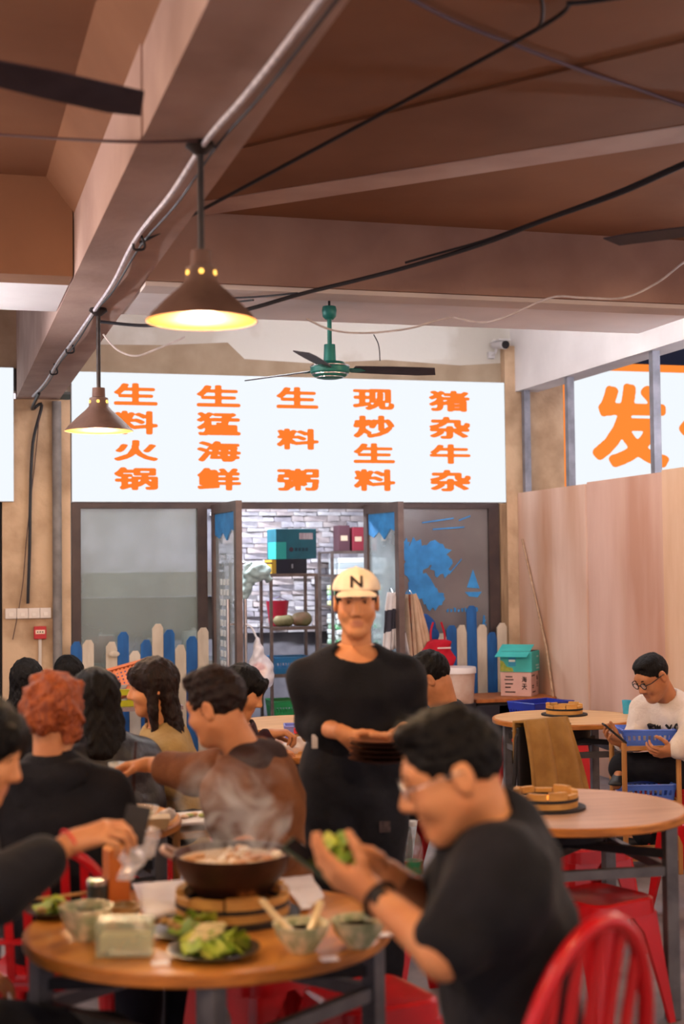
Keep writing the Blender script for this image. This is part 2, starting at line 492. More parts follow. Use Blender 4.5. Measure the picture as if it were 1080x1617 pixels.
daub(rough_blob(4.30, 1.80, 0.19, 0.14, seed=2, jag=0.35))
daub(rough_blob(4.38, 1.70, 0.12, 0.13, seed=9, jag=0.5))
daub(rough_blob(4.17, 1.50, 0.17, 0.17, seed=3, jag=0.5))
daub(rough_blob(4.30, 1.40, 0.12, 0.12, seed=4, jag=0.45))
daub(rough_blob(4.05, 1.86, 0.05, 0.10, seed=5, jag=0.6))
daub([(4.62, 1.50), (4.68, 1.66), (4.74, 1.49)])
daub([(4.60, 1.46), (4.76, 1.46), (4.72, 1.41), (4.64, 1.42)])
for i in range(9):
    x = 4.42 + 0.035 * i
    daub([(x, 1.30 + 0.012 * (i % 3)), (x + 0.022, 1.315 - 0.01 * (i % 2)), (x + 0.02, 1.285), (x + 0.004, 1.28)], 'paint_stroke')
for i in range(6):
    a = 0.3 + i * 0.22; x = 4.70 + 0.012 * i; z = 1.0 + 0.03 * i
    daub([(x, z), (x + 0.09 * math.cos(a), z + 0.10 * math.sin(a)), (x + 0.09 * math.cos(a) + 0.012, z + 0.10 * math.sin(a) - 0.006), (x + 0.015, z - 0.006)], 'paint_leaf')
for (a, b) in [((4.2, 2.08), (4.5, 2.12)), ((4.3, 2.02), (4.6, 2.04)), ((4.55, 2.10), (4.66, 2.14)), ((4.45, 1.62), (4.57, 1.75))]:
    daub([a, (a[0], a[1] + 0.012), (b[0], b[1] + 0.012), b], 'paint_stroke')

# open door leaves, hinged at the frame and swung towards the hall
def leaf(name, hx, ang, w, mirror, blue=True):
    r = bpy.data.objects.new(name, None); COL.objects.link(r); r['kind'] = 'structure'
    r.location = (hx, 12.0, 0); r.rotation_euler = (0, 0, ang)
    t = 0.05
    for (lo, hi) in (((0, -t / 2, 0.02), (0.07, t / 2, 2.24)), ((w - 0.075, -t / 2, 0.02), (w, t / 2, 2.24)),
                     ((0.07, -t / 2, 2.16), (w - 0.075, t / 2, 2.24)), ((0.07, -t / 2, 0.02), (w - 0.075, t / 2, 0.16))):
        MB().box(lo, hi).build('door_frame', mat('bronze_door_frame', '#5a4a47', 0.45, 0.3, col2='#6b5a55', scale=7), r)
    g = MB().box((0.07, -0.004, 0.16), (w - 0.075, 0.004, 2.16)).build('pane', M_glassD, r)
    if blue:
        MB().prism([(0.072, 2.155), (w - 0.08, 2.155), (w - 0.08, 1.99), (w * 0.72, 2.02), (w * 0.55, 1.93), (w * 0.4, 2.0), (w * 0.25, 1.95), (0.072, 1.98)], -0.009, 0.009, 'Y').build('blue_film', BLUE, r)
    return r
dl = leaf('door_1', 2.30, math.radians(-87.5), 0.86, 1)
dr = leaf('door_2', 3.66, math.radians(-83), 0.72, 1)
# small printed characters down the first door pane
for i in range(3):
    for j in range(14):
        MB().box((0.25 + 0.11 * i, -0.012, 1.56 - 0.085 * j), (0.25 + 0.11 * i + 0.06, -0.006, 1.56 - 0.085 * j + 0.05)).build('print_mark', mat('white_print', '#d5dbdd', 0.7), dl)
for s in (-1, 1):
    MB().tube([(0.76, s * 0.07, 0.75), (0.76, s * 0.07, 1.45)], 0.016, 10).build('handle', mat('brushed_steel', '#b9b2b2', 0.3, 0.9), dl, True)
    MB().bar((0.76, 0, 1.25), (0.76, s * 0.07, 1.25), 0.016).build('handle_bracket', MATS['brushed_steel'], dl)

# kitchen shell behind the front
structure('wall_kitchen', MB().box((1.0, 14.66, 0), (5.6, 14.8, 3.1)), mat('grey_mortar', '#77727a', 0.95, col2='#68636b', scale=8))
structure('wall_kitchen_side', MB().box((0.9, 12.4, 0), (1.0, 14.8, 3.1)), mat('kitchen_paint', '#a9b3ae', 0.8, col2='#98a29d', scale=2))
structure('wall_kitchen_end', MB().box((5.58, 12.5, 0), (5.68, 14.8, 3.1)), MATS['kitchen_paint'])
structure('ceiling_kitchen', MB().box((0.9, 12.3, 3.1), (5.7, 14.8, 3.2)), MATS['kitchen_paint'])
# split-face stones of the kitchen wall: each one a piece
SM = [mat('stone_%d' % i, c, 0.9, col2=c2, scale=7, bump=0.5, bscale=14) for i, (c, c2) in enumerate(
    [('#b9b1b8', '#97919a'), ('#cbc4c8', '#aaa3a9'), ('#a39aa2', '#867f88'), ('#b8a9a8', '#9a8d90')])]
kw = bpy.data.objects['wall_kitchen']
stone_me = []
for L_ in (0.13, 0.19, 0.26):
    for h_ in (0.042, 0.062):
        bm = bmesh.new(); bmesh.ops.create_cube(bm, size=1.0)
        for v in bm.verts:
            v.co = Vector((v.co.x * (L_ - 0.006), v.co.y * 0.09, v.co.z * (h_ - 0.005)))
        for v in bm.verts:
            if v.co.y < 0: v.co += Vector((random.uniform(-.004, .004), random.uniform(-.018, .012), random.uniform(-.003, .003)))
        me = bpy.data.meshes.new('stone'); bm.to_mesh(me); bm.free(); stone_me.append((L_, h_, me))
z = 1.02; row = 0; n_st = 0
while z < 2.34 and n_st < 292:
    h_ = 0.042 if row % 3 == 1 else 0.062
    x = 2.9 - random.uniform(0, 0.15)
    while x < 4.72 and n_st < 292:
        L_, hh, me = random.choice([t for t in stone_me if t[1] == h_])
        k = random.randrange(4)
        o = bpy.data.objects.new('stone', me if False else me); COL.objects.link(o); o.parent = kw
        if not me.materials: me.materials.append(SM[0])
        o.material_slots[0].link = 'OBJECT'; o.material_slots[0].material = SM[k]
        o.location = (x + L_ / 2, 14.63 - random.uniform(0, 0.03), z + h_ / 2); x += L_; n_st += 1
    z += h_; row += 1

# plywood screen on the side: boards, posts
ply_m = [mat('plywood_%d' % i, c, 0.6, col2=c2, scale=1.0, detail=8, lo=0.34, hi=0.68, stretch=(1, 2.0, 0.4), bump=0.08, bscale=9, spec=0.5)
         for i, (c, c2) in enumerate([('#e2c4b4', '#bd8d6e'), ('#d8b5a6', '#bb8c76'), ('#e4c6ac', '#c1926c')])]
sc_ = bpy.data.objects.new('wall_plywood', None); COL.objects.link(sc_); sc_['kind'] = 'structure'; sc_.location = (5.1, 9, 0)
ys = [11.98, 10.575, 9.315, 8.06, 6.80, 5.55, 4.3]
for i in range(6):
    t_ = 2.352 + 0.013 * i
    MB().box((0.0 + 0.010 * (i % 2), ys[i + 1] - 9 + 0.018, 0.01), (0.02 + 0.010 * (i % 2), ys[i] - 9, t_)).build('plywood_board', ply_m[i % 3], sc_)
for k, (y0, z1) in enumerate(((11.9, 3.28), (10.98, 3.28), (9.50, 3.28), (7.9, 3.28))):
    MB().box((0.03, y0 - 9 - 0.03, 0.0), (0.09, y0 - 9 + 0.03, z1)).build('steel_post', mat('galvanised_post', '#8e8f99', 0.45, 0.6, col2='#73747d', scale=8), sc_)

# ================================================================ light-box signs
M_sign = emat('lit_acrylic', (0.90, 0.95, 1.0), 0.60)
M_oran = emat('lit_orange_letter', (1.0, 0.215, 0.03), 0.60)
M_signside = mat('sign_case', '#c8c8cc', 0.6, col2='#b4b4ba', scale=5)
def sign_box(name, label, x0, x1, z0, z1, yf):
    t = thing(name, label, 'sign', ((x0 + x1) / 2, yf + 0.05, z0))
    w = (x1 - x0) / 2; h = z1 - z0
    MB().box((-w, -0.035, 0), (w, 0.05, h)).build('case', M_signside, t)
    MB().box((-w + 0.004, -0.05, 0.004), (w - 0.004, -0.036, h - 0.004)).build('lit_face', M_sign, t)
    return t
ms = sign_box('menu_sign', 'long white backlit sign with five columns of orange characters over the kitchen doors', 1.10, 4.995, 2.266, 3.362, 12.0)
ms.location.y -= 0.002
cols = ['生料火锅', '生猛海鲜', '生料粥', '现炒生料', '猪杂牛杂']
# (left, right) of each column along the sign, then (top, bottom) heights of every character
cx = [((1.453, 12.000, 2.814), (1.822, 12.000, 2.819)), ((2.158, 12.000, 2.824), (2.539, 12.000, 2.829)), ((2.859, 12.000, 2.834), (3.235, 12.000, 2.839)), ((3.553, 12.000, 2.843), (3.935, 12.000, 2.849)), ((4.264, 12.000, 2.853), (4.652, 12.000, 2.859))]
rows4 = [((1.636, 12.000, 3.273), (1.635, 12.000, 3.085)), ((1.635, 12.000, 3.037), (1.634, 12.000, 2.838)), ((1.633, 12.000, 2.790), (1.632, 12.000, 2.613)), ((1.632, 12.000, 2.559), (1.631, 12.000, 2.366))]
rows3 = [rows4[0], ((1.634, 12.000, 2.908), (1.633, 12.000, 2.725)), rows4[3]]
for c, (a, b) in zip(cols, cx):
    rows = rows4 if len(c) == 4 else rows3
    for ch, (tp, bt) in zip(c, rows):
        glyph('character', ch, b[0] - a[0], tp[2] - bt[2], M_oran, ms, ((a[0] + b[0]) / 2 - 3.0475, -0.052, (tp[2] + bt[2]) / 2 - 2.266), bold=0.046, depth=0.003)
ls = sign_box('menu_sign', 'plain white lit sign end beside the tan pillar', -2.6, 0.627, 2.265, 3.37, 11.93)
rs = sign_box('shop_sign', 'white lit sign with orange border and one huge orange character above plywood', 5.57, 8.6, 2.36, 3.575, 12.05)
for (lo, hi) in (((-1.515, 0), (-1.455, 1.215)), ((1.455, 0), (1.515, 1.215)), ((-1.455, 1.145), (1.455, 1.215)), ((-1.455, 0), (1.455, 0.06))):
    MB().box((lo[0], -0.058, lo[1]), (hi[0], -0.051, hi[1])).build('border_strip', M_oran2 if 'M_oran2' in globals() else emat('lit_amber_border', (1.0, 0.27, 0.04), 0.60), rs)
a, b = (5.887, 12.050, 2.940), (6.676, 12.050, 2.952)
tp, bt = (6.321, 12.050, 3.389), (6.304, 12.050, 2.601)
glyph('character', '发', b[0] - a[0], tp[2] - bt[2], MATS['lit_amber_border'], rs, ((a[0] + b[0]) / 2 - 7.085, -0.055, (tp[2] + bt[2]) / 2 - 2.36), bold=0.045, depth=0.003, res=90)
a = (6.789, 12.050, 2.954)
glyph('character', '亻', 0.36, 0.74, MATS['lit_amber_border'], rs, (a[0] + 0.18 - 7.085, -0.055, (tp[2] + bt[2]) / 2 - 2.36), bold=0.045, depth=0.003)

# ================================================================ pendant lamps
M_shade = mat('dark_brown_enamel', '#6e554b', 0.55, 0.15, col2='#5d463d', scale=8, bump=0.1, bscale=40)
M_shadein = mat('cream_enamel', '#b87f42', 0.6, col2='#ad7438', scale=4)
M_rod = mat('dark_rod', '#2c2727', 0.5, 0.4, col2='#38302e', scale=20)
M_bulb = emat('warm_bulb', (1.0, 0.62, 0.24), 9.0)
def make_lamp(label, loc, drop):
    """hangs from loc (a point under the beam)"""
    t = thing('pendant_lamp', label, 'lamp', loc, 0, 'warm pendant lamps under the beam')
    zr = -drop                                  # height of the rim
    MB().lathe([(0.0, 0.0), (0.045, 0.0), (0.05, -0.015), (0.02, -0.04), (0.0, -0.045)], 14).build('ceiling_rose', M_rod, t, True)
    MB().tube([(0, 0, -0.03), (0, 0, zr + 0.21)], 0.0115, 10).build('rod', M_rod, t, True)
    MB().lathe([(0.0, zr + 0.235), (0.034, zr + 0.235), (0.036, zr + 0.18), (0.0, zr + 0.18)], 16).build('socket', mat('brown_socket', '#6e5043', 0.7, col2='#5d4238', scale=9), t, True)
    s = MB().lathe([(0.036, zr + 0.185), (0.05, zr + 0.18), (0.053, zr + 0.135), (0.07, zr + 0.115), (0.12, zr + 0.07), (0.165, zr + 0.025), (0.186, zr),
                    (0.182, zr), (0.16, zr + 0.024), (0.115, zr + 0.066), (0.065, zr + 0.11), (0.048, zr + 0.13), (0.036, zr + 0.15)], 40, close=True)
    sh = s.build('shade', M_shade, t, True)
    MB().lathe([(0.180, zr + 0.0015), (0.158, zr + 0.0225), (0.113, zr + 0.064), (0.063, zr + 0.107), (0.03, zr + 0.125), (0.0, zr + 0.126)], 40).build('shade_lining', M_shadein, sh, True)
    for k in range(6):
        q = 2 * PI * k / 6 + 0.35
        MB().lathe([(0.0, 0.0), (0.009, 0.0), (0.009, 0.004), (0.0, 0.004)], 10,
                   mtx=Matrix.Translation((0.0505 * math.cos(q), 0.0505 * math.sin(q), zr + 0.158)) @ Matrix.Rotation(q, 4, 'Z') @ Matrix.Rotation(PI / 2, 4, 'Y')).build('vent_hole', emat('lamp_glow', (1.0, 0.50, 0.10), 1.6), sh)
    MB().lathe([(0.0, zr + 0.03), (0.022, zr + 0.036), (0.032, zr + 0.06), (0.024, zr + 0.09), (0.014, zr + 0.115), (0.0, zr + 0.115)], 16).build('bulb', M_bulb, t, True)
    l = point_light('lamp_light', (0, 0, zr + 0.015), LAMP_W, (1.0, 0.66, 0.34), 0.05); l.parent = t
    return t
L1 = make_lamp('brown enamel pendant lamp hanging lower, larger in view, on the beam', (0.853, 4.64, 3.12), 0.60)
L2 = make_lamp('brown enamel pendant lamp beside the tan pillar, overlapping the white menu sign', (0.857, 7.754, 3.12), 0.67)
for (x, y, z0, lb) in ((0.855, 1.55, 3.12, 'added unseen brown enamel pendant lamp on the beam above the viewer'), (0.855, -1.6, 3.12, 'added unseen brown enamel pendant lamp on the beam behind the viewer'),
                   (-2.4, 1.5, 3.6, 'added unseen brown enamel pendant lamp of the side bay beside the viewer'), (-2.4, 4.9, 3.6, 'added unseen brown enamel pendant lamp in the middle of the side bay'), (-2.4, 8.2, 3.125, 'added unseen brown enamel pendant lamp at the far end of the side bay'),
                   (4.3, 1.2, 3.47, 'added unseen brown enamel pendant lamp by the plywood screen near the entrance'), (4.4, 4.6, 3.47, 'added unseen brown enamel pendant lamp by the plywood screen in the middle')):
    copy_tree(L1, None, (x, y, z0), 0, lb)  # extra pendants outside the view, added to brighten the hall

# fluorescent tube fittings added out of view to brighten the hall
M_tube = emat('fill_tube_glow', (1.0, 0.84, 0.80), 46.0)
M_tubec = emat('fill_cool_tube_glow', (0.95, 0.93, 1.0), 230.0)
M_tubee = emat('fill_far_bay_tube_glow', (1.0, 0.95, 0.95), 88.0)
M_tubed = emat('fill_dim_cool_tube_glow', (1.0, 0.93, 0.95), 100.0)
M_tubeb = emat('fill_side_tube_glow', (1.0, 0.74, 0.62), 130.0)
def added_tube_light(label, loc, rotz, hang=0.40, glow=None):
    t = thing('added_tube_light', label, 'light', loc, rotz, 'added fluorescent tube fittings out of view')
    MB().box((-0.62, -0.03, 0.0), (0.62, 0.03, 0.045)).build('housing', mat('white_housing', '#dcdcdc', 0.5), t)
    MB().tube([(-0.6, 0, -0.03), (0.6, 0, -0.03)], 0.02, 10).build('tube', glow or M_tube, t, True)
    for s in (-1, 1): MB().box((s * 0.61 - 0.015, -0.02, -0.05), (s * 0.61 + 0.015, 0.02, 0.0)).build('end_cap', MATS['white_housing'], t)
    for s in (-1, 1): MB().tube([(s * 0.4, 0, 0.045), (s * 0.4, 0, hang)], 0.004, 6).build('hanger', M_rod, t)
    return t
added_tube_light('added unseen fluorescent tube fitting of the side bay, near the viewer', (-1.6, 2.2, 3.2), PI / 2, .4, M_tubeb)
added_tube_light('added unseen fluorescent tube fitting of the side bay, near the girder', (-1.6, 5.6, 3.2), PI / 2, .4, M_tubeb)
added_tube_light('added unseen fluorescent tube fitting behind the viewer', (2.2, -1.2, 3.07), 0)
added_tube_light('added unseen fluorescent tube fitting by the plywood screen', (4.1, 2.6, 3.07), PI / 2)
added_tube_light('added unseen cool fluorescent tube fitting under the girder of the side bay', (-0.4, 7.55, 2.76), PI / 2, .37, M_tubed)
added_tube_light('added unseen cool fluorescent tube fitting under the girder beyond the plywood', (5.5, 7.04, 2.76), 0, .36, M_tubec)
added_tube_light('added unseen fluorescent tube fitting above the shop front, beside the long beam', (2.2, 9.4, 3.75), 0, .55, M_tubee)
added_tube_light('added unseen fluorescent tube fitting above the shop front, beside the plywood screen', (4.0, 9.4, 3.75), 0, .55, M_tubee)

# ================================================================ figures: smooth blended surfaces
def V3(*a): return np.array(a, float)
def unit(v): v = np.asarray(v, float); return v / (np.linalg.norm(v) + 1e-12)

def rc(a, b, ra, rb):
    a = np.asarray(a, float); b = np.asarray(b, float); ab = b - a; L2 = max(ab @ ab, 1e-12); R = max(ra, rb)
    def f(p):
        t = np.clip(((p - a) @ ab) / L2, 0, 1)
        return np.linalg.norm(p - (a + t[..., None] * ab), axis=-1) - (ra + (rb - ra) * t)
    return f, np.minimum(a, b) - R, np.maximum(a, b) + R

def el(c, r, M=None):
    c = np.asarray(c, float); r = np.asarray(r, float)
    def f(p):
        q = p - c
        if M is not None: q = q @ M
        k0 = np.linalg.norm(q / r, axis=-1); k1 = np.linalg.norm(q / (r * r), axis=-1)
        return k0 * (k0 - 1) / np.maximum(k1, 1e-6)
    R = r if M is None else np.full(3, r.max())
    return f, c - R, c + R

def ec(a, b, side, wd0, wd1):
    """limb of elliptical section from a to b: half widths along side and across it"""
    a = np.asarray(a, float); b = np.asarray(b, float); ax = b - a; L = np.linalg.norm(ax); ax = ax / L
    s = np.asarray(side, float); s = unit(s - ax * (s @ ax)); fr = np.cross(ax, s)
    R = max(*wd0, *wd1)
    def f(p):
        q = p - a; t = q @ ax; tc = np.clip(t, 0, L); k = tc / L
        w = wd0[0] + (wd1[0] - wd0[0]) * k; d = wd0[1] + (wd1[1] - wd0[1]) * k
        e = t - tc; m = np.minimum(w, d)
        return (np.sqrt(((q @ s) / w) ** 2 + ((q @ fr) / d) ** 2 + (e / m) ** 2) - 1) * m
    return f, np.minimum(a, b) - R, np.maximum(a, b) + R

def plane(n, d):
    n = np.asarray(n, float)
    return (lambda p: p @ n - d), None, None            # negative below the plane

class Field:
    def __init__(s, h): s.h = h; s.ops = []; s.disp = None
    def u(s, prim, k=0.02): s.ops.append((0, prim, k)); return s
    def s(s, prim, k=0.008): s.ops.append((1, prim, k)); return s
    def mesh(s):
        h = s.h
        los = [o[1][1] for o in s.ops if o[0] == 0]; his = [o[1][2] for o in s.ops if o[0] == 0]
        lo = np.min(los, 0) - 3 * h - 0.01; hi = np.max(his, 0) + 3 * h + 0.01
        n = np.ceil((hi - lo) / h).astype(int) + 1
        F = np.full(tuple(n), 1.0, np.float32)
        ax = [lo[i] + h * np.arange(n[i]) for i in range(3)]
        for op, (f, l, u), k in s.ops:
            if l is None: i0 = np.zeros(3, int); i1 = n
            else:
                m = k + 3 * h + 0.004
                i0 = np.maximum(((l - m - lo) / h).astype(int), 0); i1 = np.minimum(((u + m - lo) / h).astype(int) + 2, n)
            if np.any(i1 <= i0): continue
            sl = tuple(slice(i0[i], i1[i]) for i in range(3))
            P = np.stack(np.meshgrid(*[ax[i][sl[i]] for i in range(3)], indexing='ij'), -1)
            d = f(P); g = F[sl]
            if op == 1: d = -d
            if k > 0:
                hh = np.maximum(k - np.abs(g - d), 0) / k
                off = hh * hh * k * 0.25
            else: off = 0
            F[sl] = np.minimum(g, d) - off if op == 0 else np.maximum(g, d) + off
        if s.disp is not None:
            near = np.abs(F) < 4 * h
            idx = np.argwhere(near)
            F[near] += s.disp(lo + idx * h)
        F[0] = F[-1] = 1; F[:, 0] = F[:, -1] = 1; F[:, :, 0] = F[:, :, -1] = 1
        return surface_nets(F, lo, h)

def waves(amp, freq, seed, n=5, stretch=(1, 1, 1)):
    rr = np.random.RandomState(seed); st = np.asarray(stretch)
    D = [(unit(rr.randn(3)) * st * freq * rr.uniform(0.6, 1.7), rr.uniform(0, 6.28)) for _ in range(n)]
    def f(p):
        w = np.zeros(len(p))
        for d, ph in D: w = w + np.sin(p @ d + ph + 1.5 * np.sin(p @ d[::-1] * 0.6))
        return amp * w / n ** 0.5
    return f

SKIN = mat('skin_warm', '#cd8f63', 0.5, col2='#bd7c52', scale=14, spec=0.35, sss=0.12)
SKIN2 = mat('skin_tan', '#b57a55', 0.5, col2='#a36b48', scale=14, spec=0.35, sss=0.12)
def lip_mix(m, col):
    nt = m.node_tree; N = nt.nodes; b = N['Principled BSDF']; src = b.inputs['Base Color'].links[0].from_socket
    a = N.new('ShaderNodeAttribute'); a.attribute_name = 'lip'; x = N.new('ShaderNodeMix'); x.data_type = 'RGBA'
    nt.links.new(a.outputs['Fac'], x.inputs[0]); nt.links.new(src, x.inputs[6]); x.inputs[7].default_value = (*srgb(col), 1)
    nt.links.new(x.outputs[2], b.inputs['Base Color'])
lip_mix(SKIN, '#bd7c60'); lip_mix(SKIN2, '#9c6347')
HAIRB = mat('black_hair', '#070506', 0.55, col2='#0e0b0b', scale=30, stretch=(3, 3, 0.4), bump=0.5, bscale=60, spec=0.16)
HAIRBR = mat('dark_brown_hair', '#140c0a', 0.5, col2='#23130e', scale=30, stretch=(3, 3, 0.4), bump=0.5, bscale=60, spec=0.2)
HAIRR = mat('copper_hair', '#7a3417', 0.5, col2='#a85424', scale=26, stretch=(2, 2, 1), bump=0.8, bscale=50)
EYE = mat('eye_white', '#d8cfc8', 0.25); IRIS = mat('iris_dark', '#120c0a', 0.15)

def head_prims(F, neck_base=None, ear=True, s=1.0, neck_r=0.056, jaw=1.0):
    F.u(el((0, -.012, .03), (.075, .096, .086)), .02)
    F.u(el((0, .028, -.028), (.063 * jaw, .066, .086)), .03)
    F.u(el((0, .058, -.098), (.026 * jaw, .024, .022)), .035)
    for q in (-1, 1):
        F.u(rc((q * .05 * jaw, -.0, -.05), (q * .016, .066, -.1), .02, .014), .03)
        F.u(el((q * .037, .058, -.03), (.022, .026, .022)), .03)
        F.s(el((q * .031, .1, .010), (.017, .016, .011)), .014)
        F.u(el((q * .031, .0735, .0105), (.0145, .0125, .0125)), .004)
        F.u(el((q * .0125, .094, -.034), (.0085, .010, .008)), .008)
        if ear:
            F.u(el((q * .0785, -.012, -.004), (.009, .021, .033), None), .008)
            F.s(el((q * .089, -.008, -.002), (.008, .011, .020)), .006)
    F.u(rc((-.036, .074, .030), (.036, .074, .030), .011, .011), .025)
    F.u(rc((0, .084, .018), (0, .108, -.026), .0075, .0125), .014)
    F.u(rc((-.017, .084, -.062), (.017, .084, -.062), .0075, .0075), .010)
    F.u(rc((-.014, .083, -.073), (.014, .083, -.073), .0085, .0085), .008)
    F.s(rc((-.021, .097, -.0675), (.021, .097, -.0675), .0035, .0035), .004)
    if neck_base is not None:
        F.u(rc((0, -.022, -.05), neck_base, neck_r, neck_r + .008), .03)

def head_matrix(fwd, up):
    y = unit(fwd); z = unit(np.asarray(up, float) - y * (np.asarray(up, float) @ y)); x = np.cross(y, z)
    return np.stack([x, y, z], 1)                   # columns: right, forward, up

def hand_field(h, mirror, curl, spread=0.0, thumb=0.3):
    """hand at the origin, fingers +Y, palm -Z, thumb +X (times mirror)"""
    F = Field(h); m = mirror
    F.u(rc((0, -.012, 0), (0, .01, 0), .0265, .024), .01)
    for x, y in ((-.028, .075), (-.01, .085), (.01, .086), (.027, .08)):
        F.u(rc((m * x * .55, .01, 0), (m * x, y, 0), .0165, .0125), .018)
    F.u(rc((m * .014, .012, -.008), (m * .034, .042, -.012), .017, .014), .015)
    bx = (-.0315, -.0108, .0102, .0305); by = (.078, .088, .09, .083)
    Ls = ((.033, .021, .018), (.042, .026, .02), (.046, .029, .021), (.041, .025, .02))
    tips = []
    for i in range(4):
        c = curl[i] if isinstance(curl, (list, tuple)) else curl
        p = V3(m * bx[i], by[i], 0.001); a = 0.0
        yaw = m * (bx[i] * 3.0 + (i - 1.5) * spread)
        for j in range(3):
            a -= c * (0.9, 1.25, 0.8)[j]
            d = V3(math.sin(yaw) * math.cos(a), math.cos(yaw) * math.cos(a), math.sin(a))
            q = p + d * Ls[i][j]
            F.u(rc(p, q, .0096 - .0008 * j - (.001 if i == 0 else 0), .009 - .0009 * j - (.001 if i == 0 else 0)), .003)
            p = q
        tips.append(p)
    p = V3(m * .026, .026, -.010); d = unit(V3(m * .80, .62, -.30 - thumb * .4))
    for j, L in enumerate((.040, .032, .026)):
        q = p + d * L
        F.u(rc(p, q, .0128 - .0012 * j, .0115 - .0012 * j), .006)
        p = q; d = unit(d + V3(-m * .38 * thumb * 1.6, .22, -.28 * thumb))
    return F

def solid(V, Q, fix=None): return np.asarray(V), np.asarray(Q)
def join_vq(parts):
    Vs = []; Qs = []; b = 0
    for V, Q in parts:
        Vs.append(V); Qs.append(Q + b); b += len(V)
    return np.concatenate(Vs), np.concatenate(Qs)

def to_obj(name, V, Q, m, parent, loc, mats_by=None):
    me = quick_mesh(np.asarray(V) - np.asarray(loc), Q, name)
    o = link(name, me, m, parent, smooth=True)
    if mats_by is not None: me.polygons.foreach_set('material_index', np.asarray(mats_by, np.int32)); me.update()
    return o

